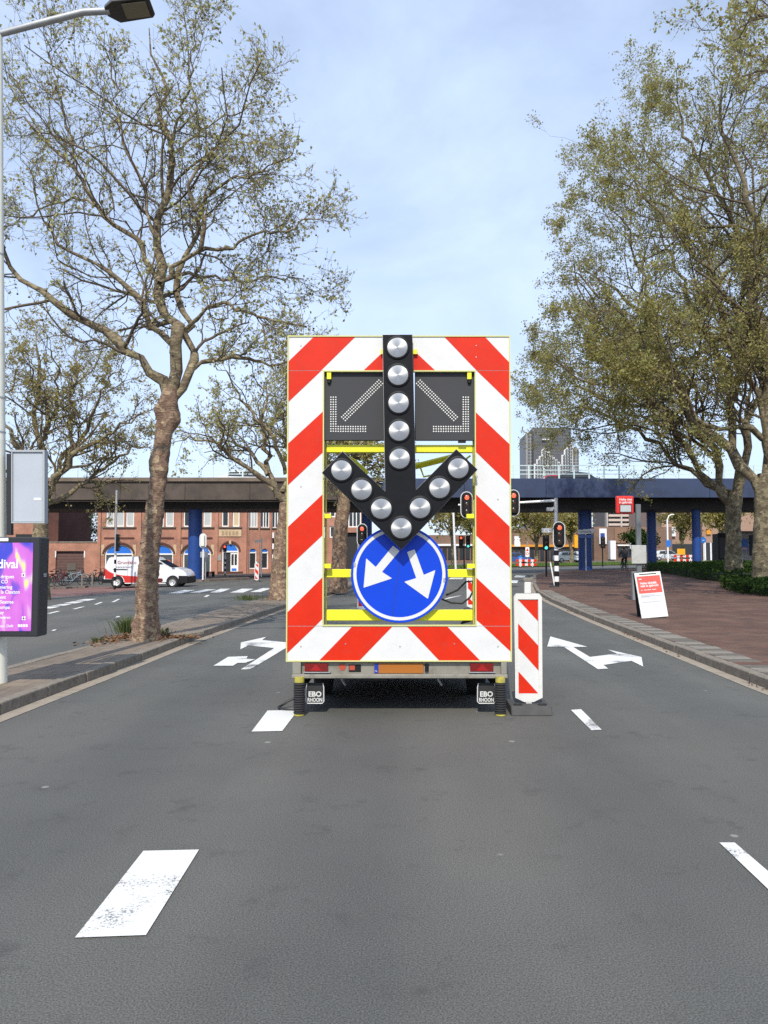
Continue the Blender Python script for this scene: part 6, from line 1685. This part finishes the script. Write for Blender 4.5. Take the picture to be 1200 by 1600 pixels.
for px, Y, rz, m, lab in ((78, 47.5, 0.3, bk_black, 'leftmost black bicycle beside the poster case'), (86, 48.3, 0.9, bk_black, 'black bicycle second from the poster case'), (93, 47.2, 1.25, bk_red, 'dark red bicycle seen end on left of the garage door'), (116, 48.5, 0.25, bk_blue, 'pale blue bicycle before the garage door'),
                           (122, 49.5, 0.1, bk_black, 'black bicycle behind the pale blue one'), (152, 48.5, 1.4, bk_black, 'bicycle seen end on between the steel posts and the van')):
    x = cx(px, Y); bicycle(lab, (x, Y, gz(x, Y) + .115), rz, m)
def skin_body(name, joints, edges, m, par, root=0, sub=2):
    me = bpy.data.meshes.new(name); me.from_pydata([j[0] for j in joints], edges, [])
    o = bpy.data.objects.new(name, me); C.objects.link(o)
    md = o.modifiers.new('skin', 'SKIN'); md.use_smooth_shade = True
    for i, j in enumerate(joints): me.skin_vertices[0].data[i].radius = (j[1], j[2] if len(j) > 2 else j[1])
    me.skin_vertices[0].data[root].use_root = True
    o.modifiers.new('sub', 'SUBSURF').levels = sub; o.modifiers['sub'].render_levels = sub
    bpy.context.view_layer.update()
    m2 = bpy.data.meshes.new_from_object(o.evaluated_get(bpy.context.evaluated_depsgraph_get()))
    bpy.data.objects.remove(o)
    m2.materials.clear(); m2.materials.append(m)
    o = bpy.data.objects.new(name, m2); C.objects.link(o); o.parent = par
    for p in m2.polygons: p.use_smooth = True
    return o
PYY = 56.0; pxx = cx(975, PYY)
per = thing('person', 'person in dark clothes riding away on a bicycle by the bus stop', 'person', (pxx, PYY, gz(pxx, PYY) + .12))
J = [((0, -.12, .98), .21, .17), ((0, -.06, 1.15), .20, .15), ((0, .02, 1.34), .22, .15), ((0, .08, 1.48), .10, .09), ((0, .10, 1.55), .06, .06),
     ((-.20, .06, 1.42), .065), ((-.27, .16, 1.20), .05), ((-.25, .40, 1.08), .04), ((.20, .06, 1.42), .065), ((.27, .16, 1.20), .05), ((.25, .40, 1.08), .04),
     ((-.10, -.08, .92), .10), ((-.12, .20, .66), .075), ((-.11, .10, .32), .055), ((-.11, .14, .24), .045), ((-.11, .28, .22), .04),
     ((.10, -.08, .92), .10), ((.12, .14, .58), .075), ((.11, -.02, .22), .055), ((.11, 0.0, .14), .045), ((.11, .14, .12), .04)]
E = [(0, 1), (1, 2), (2, 3), (3, 4), (2, 5), (5, 6), (6, 7), (2, 8), (8, 9), (9, 10), (0, 11), (11, 12), (12, 13), (13, 14), (14, 15), (0, 16), (16, 17), (17, 18), (18, 19), (19, 20)]
skin_body('body', J, E, mat('dark_coat', (0.02, 0.02, 0.025), 0.85), per)
MB().lathe([(.001, 1.50), (.055, 1.53), (.082, 1.60), (.088, 1.66), (.075, 1.72), (.04, 1.755), (.001, 1.762)], 16, (0, .12, 0)).build('head', mat('skin', (0.45, 0.28, 0.20), 0.6), per, smooth=True)
MB().lathe([(.070, 1.57), (.094, 1.63), (.096, 1.68), (.078, 1.74), (.04, 1.77), (.001, 1.775)], 16, (0, .10, 0)).build('hair', mat('hair_dark', (0.02, 0.015, 0.012), 0.7), per, smooth=True)
bicycle('black bicycle ridden away by the person in dark clothes', (pxx, PYY + .02, gz(pxx, PYY) + .12), math.pi / 2, bk_black, 0.0)['group'] = 'ridden bicycle'
# ------------------------------------------------------------------ buildings beyond the junction
def far_box(name, lab, px0, px1, py_top, Y, dep, m, cat='building'):
    x0, x1 = cx(px0, Y), cx(px1, Y)
    t = thing(name, lab, cat, ((x0 + x1) / 2, Y, 0))
    hw = (x1 - x0) / 2; zt = at(600, py_top, Y).z
    MB().box(-hw, hw, 0, dep, -1.0, zt).build('wall', m, t)
    def rel(px, py): p = at(px, py, Y); return Vector((p.x - (x0 + x1) / 2, 0, p.z))
    def panel(nm, a, b_, c, d, mm, th=0.12):
        p, q = rel(a, d), rel(b_, c)
        return MB().box(p.x, q.x, -th, -0.003, p.z, q.z).build(nm, mm, t)
    return t, panel
tan_m = mat('tan_cladding', (0.33, 0.21, 0.15), 0.7, var=0.1, vscale=.3)
brown_m = mat('brown_cladding', (0.22, 0.125, 0.075), 0.7, var=0.12, vscale=.4)
conc_m = mat('pale_concrete', (0.42, 0.39, 0.35), 0.8, var=0.1, vscale=.2)
orange_f = mat('orange_fascia', (0.62, 0.26, 0.02), 0.5)
bill_white = mat('billboard_white', (0.72, 0.73, 0.73), 0.5)
dk_glass = mat('shop_glass', (0.03, 0.035, 0.04), 0.15)
t, pn = far_box('shop_building', 'low brown shop with orange fascia behind the signal mast', 790, 902, 826, 118, 14, brick_brown)
pn('fascia', 792, 900, 851, 854.5, orange_f, .5)
for a in range(796, 898, 8): pn('shop_window', a, a + 6.4, 857, 876, dk_glass)
pn('yellow_sign', 896, 901, 836, 856, mat('sign_yellow', (0.75, 0.36, 0.01), 0.5), .8)
pn('white_board', 803, 812, 838, 854, bill_white, .6)
t, pn = far_box('shop_building', 'brown clad hall with large panel behind the bus stop post', 928, 1050, 823, 122, 18, brick_brown)
for a, b_ in ((960, 978), (982, 995), (1000, 1012)): pn('cladding_panel', a, b_, 825, 848, brown_m, .2)
pn('blue_banner', 936, 947, 826, 850, bill_white, .3); pn('banner_print', 937.5, 944, 833, 849, mat('banner_blue', (0.02, 0.05, 0.25), 0.5), .35)
for a in range(966, 1000, 7): pn('shop_window', a, a + 5.5, 854, 870, dk_glass)
pn('entrance_frame', 964, 1002, 851, 853, frame_white, .4)
pn('white_kiosk', 950, 958, 845, 874, bill_white, 1.5); pn('white_kiosk', 982, 989, 842, 858, bill_white, 1.0)
t, pn = far_box('shop_building', 'tan building with billboard between the thin blue pillars', 1034, 1096, 790, 126, 18, tan_m)
pn('billboard', 1032, 1054, 824, 838, bill_white, .5)
pn('dark_base', 1036, 1094, 850, 876, dk_glass, .2)
for k in range(4): pn('billboard_letter', 1036 + 4.2 * k, 1038.8 + 4.2 * k, 828, 834, grey_print, .53)
t, pn = far_box('shop_building', 'tan building with orange sign right of the rightmost blue pillar', 1097, 1230, 798, 124, 18, tan_m)
pn('orange_sign', 1103, 1110, 827, 835, orange_f, .3)
pn('dark_base', 1098, 1228, 848, 876, dk_glass, .2)
for a in range(1100, 1226, 9): pn('white_column', a, a + 1.6, 848, 876, bill_white, .3)
t, pn = far_box('shop_building', 'brick shop row seen through the frame behind the trees', 585, 788, 836, 130, 12, brick_brown)
pn('fascia', 588, 786, 850, 853, bill_white, .4)
for a in range(592, 782, 9): pn('shop_window', a, a + 7, 856, 874, dk_glass)
# bus shelter and dark advertising column near the great planes
t, pn = far_box('bus_shelter', 'grey shelter with blue poster between the two great trunks', 1152, 1182, 832, 66, 2.0, conc_m, 'shelter')
pn('roof', 1150, 1184, 830, 833, slab_grey, .5); pn('poster', 1157, 1168, 842, 861, mat('poster_blue', (0.02, 0.12, 0.38), 0.4), .1); pn('poster_print', 1158.5, 1166.5, 855, 860, mat('print_warm', (0.5, 0.3, 0.3), 0.5), .11); pn('glass_side', 1171, 1176, 836, 868, dk_glass, .08)
t, pn = far_box('advertising_column', 'dark cabinet standing left of the nearer great trunk', 1122, 1136, 834, 64, 1.2, black_m, 'cabinet')
pn('cap', 1121, 1137, 832.5, 834, dark_metal, .1); pn('door', 1124, 1134, 840, 872, dark_metal, .04)
# slab block of flats
t, pn = far_box('apartment_block', 'long block of flats with pale balcony bands behind the bus stop sign', 945, 1006, 772, 230, 14, mat('flat_dark', (0.14, 0.12, 0.11), 0.8))  # darker wall colour between the balcony bands
for k in range(8):
    y = 776 + 7.0 * k
    pn('balcony_band', 949, 1006, y, y + 3.6, mat('balcony_pink', (0.50, 0.40, 0.34), 0.8), 1.4)
    for a in range(951, 1005, 6): pn('flat_window', a, a + 3.4, y + 3.9, y + 6.6, dk_glass, .2)
for a in (946, 968, 984, 1005): pn('fin', a, a + 1.2, 774, 830, conc_m, 1.6)
t, pn = far_box('end_block', 'white end block right of the block of flats', 1006.5, 1014, 780, 232, 12, bill_white)
for k in range(6): pn('flat_window', 1008, 1012, 783 + 7 * k, 786 + 7 * k, dk_glass, .2)
# the tower with white stepped facade
TW = 300.0
t, pn = far_box('tower_block', 'dark high rise with white stepped window grid above the viaduct', 835, 894, 668, TW, 20, mat('tower_dark', (0.085, 0.087, 0.095), 0.6, var=0.25, vscale=.15))  # wall colour lightened, distance haze is mixed into it
steps = [725, 718, 713, 702, 700, 706, 712, 715, 718, 722, 726, 711, 702, 697, 694]
cw = 59 / 15.0
tower_w = mat('tower_white', (0.60, 0.60, 0.59), 0.6)
grey_win = mat('tower_window', (0.11, 0.12, 0.13), 0.2)
for k, s_ in enumerate(steps):
    a = 835 + cw * k
    col = pn('white_bay', a, a + cw, s_, 850, tower_w, .6)
    mb = MB()
    y = s_ + 1.0
    while y < 846:
        p, q = at(a + .7, y + 4.1, TW), at(a + cw - .5, y + .5, TW)
        mb.box(p.x - t.location[0], q.x - t.location[0], -.72, -.61, p.z, q.z); y += 4.6
    mb.build('window_column', grey_win, col)['kind'] = 'stuff'
mb = MB()
for y in range(672, 712, 5):
    for k in range(14):
        if y + 4 < steps[k]:
            p, q = at(836.5 + cw * k, y + 3, TW), at(838.6 + cw * k, y, TW)
            mb.box(p.x - t.location[0], q.x - t.location[0], -.1, -.01, p.z, q.z)
mb.build('dark_windows', grey_win, t)['kind'] = 'stuff'
pn('crown_beam', 846, 858, 686, 688, tower_w, 1.0)
t, pn = far_box('tower_wing', 'pale gridded wing on the left of the dark tower', 823, 834.5, 678, 304, 16, mat('wing_grey', (0.26, 0.26, 0.26), 0.7))
for k in range(26):
    for j in range(2): pn('window', 824.5 + 5 * j, 827.8 + 5 * j, 681 + 5 * k, 684 + 5 * k, grey_win, .2)
t, pn = far_box('tower_wing', 'pale gridded wing on the right of the dark tower', 894.5, 906, 700, 304, 16, mat('wing_grey', (0.26, 0.26, 0.26), 0.7))
for k in range(22):
    for j in range(2): pn('window', 896 + 5 * j, 899 + 5 * j, 703 + 5 * k, 706 + 5 * k, grey_win, .2)
# grass blades on the verge beyond the junction
rng = np.random.default_rng(77)
n = 9000
c = np.stack([rng.uniform(4, 60, n), rng.uniform(82.5, 92, n), np.zeros(n)], 1); c[:, 2] = [gz(x, y) + .05 for x, y, _ in c]
hgt = rng.uniform(.10, .30, (n, 1)); d = np.stack([rng.normal(size=n) * .3, rng.normal(size=n) * .3, np.ones(n)], 1)
sd = np.stack([np.cos(rng.uniform(0, 6.28, n)), np.sin(rng.uniform(0, 6.28, n)), np.zeros(n)], 1) * .03
V = np.stack([c - sd, c + sd, c + d * hgt + sd * .2, c + d * hgt - sd * .2], 1).reshape(-1, 3)
gr = np_mesh('grass', V, np.arange(n * 4).reshape(-1, 4), leaf_mat('grass_blades', [(0.07, 0.13, 0.02), (0.10, 0.18, 0.03), (0.14, 0.22, 0.05), (0.16, 0.20, 0.06)], 0.3), shade=rng.random(n))
gr['kind'] = 'stuff'; gr['label'] = 'green grass on the verge beyond the junction'
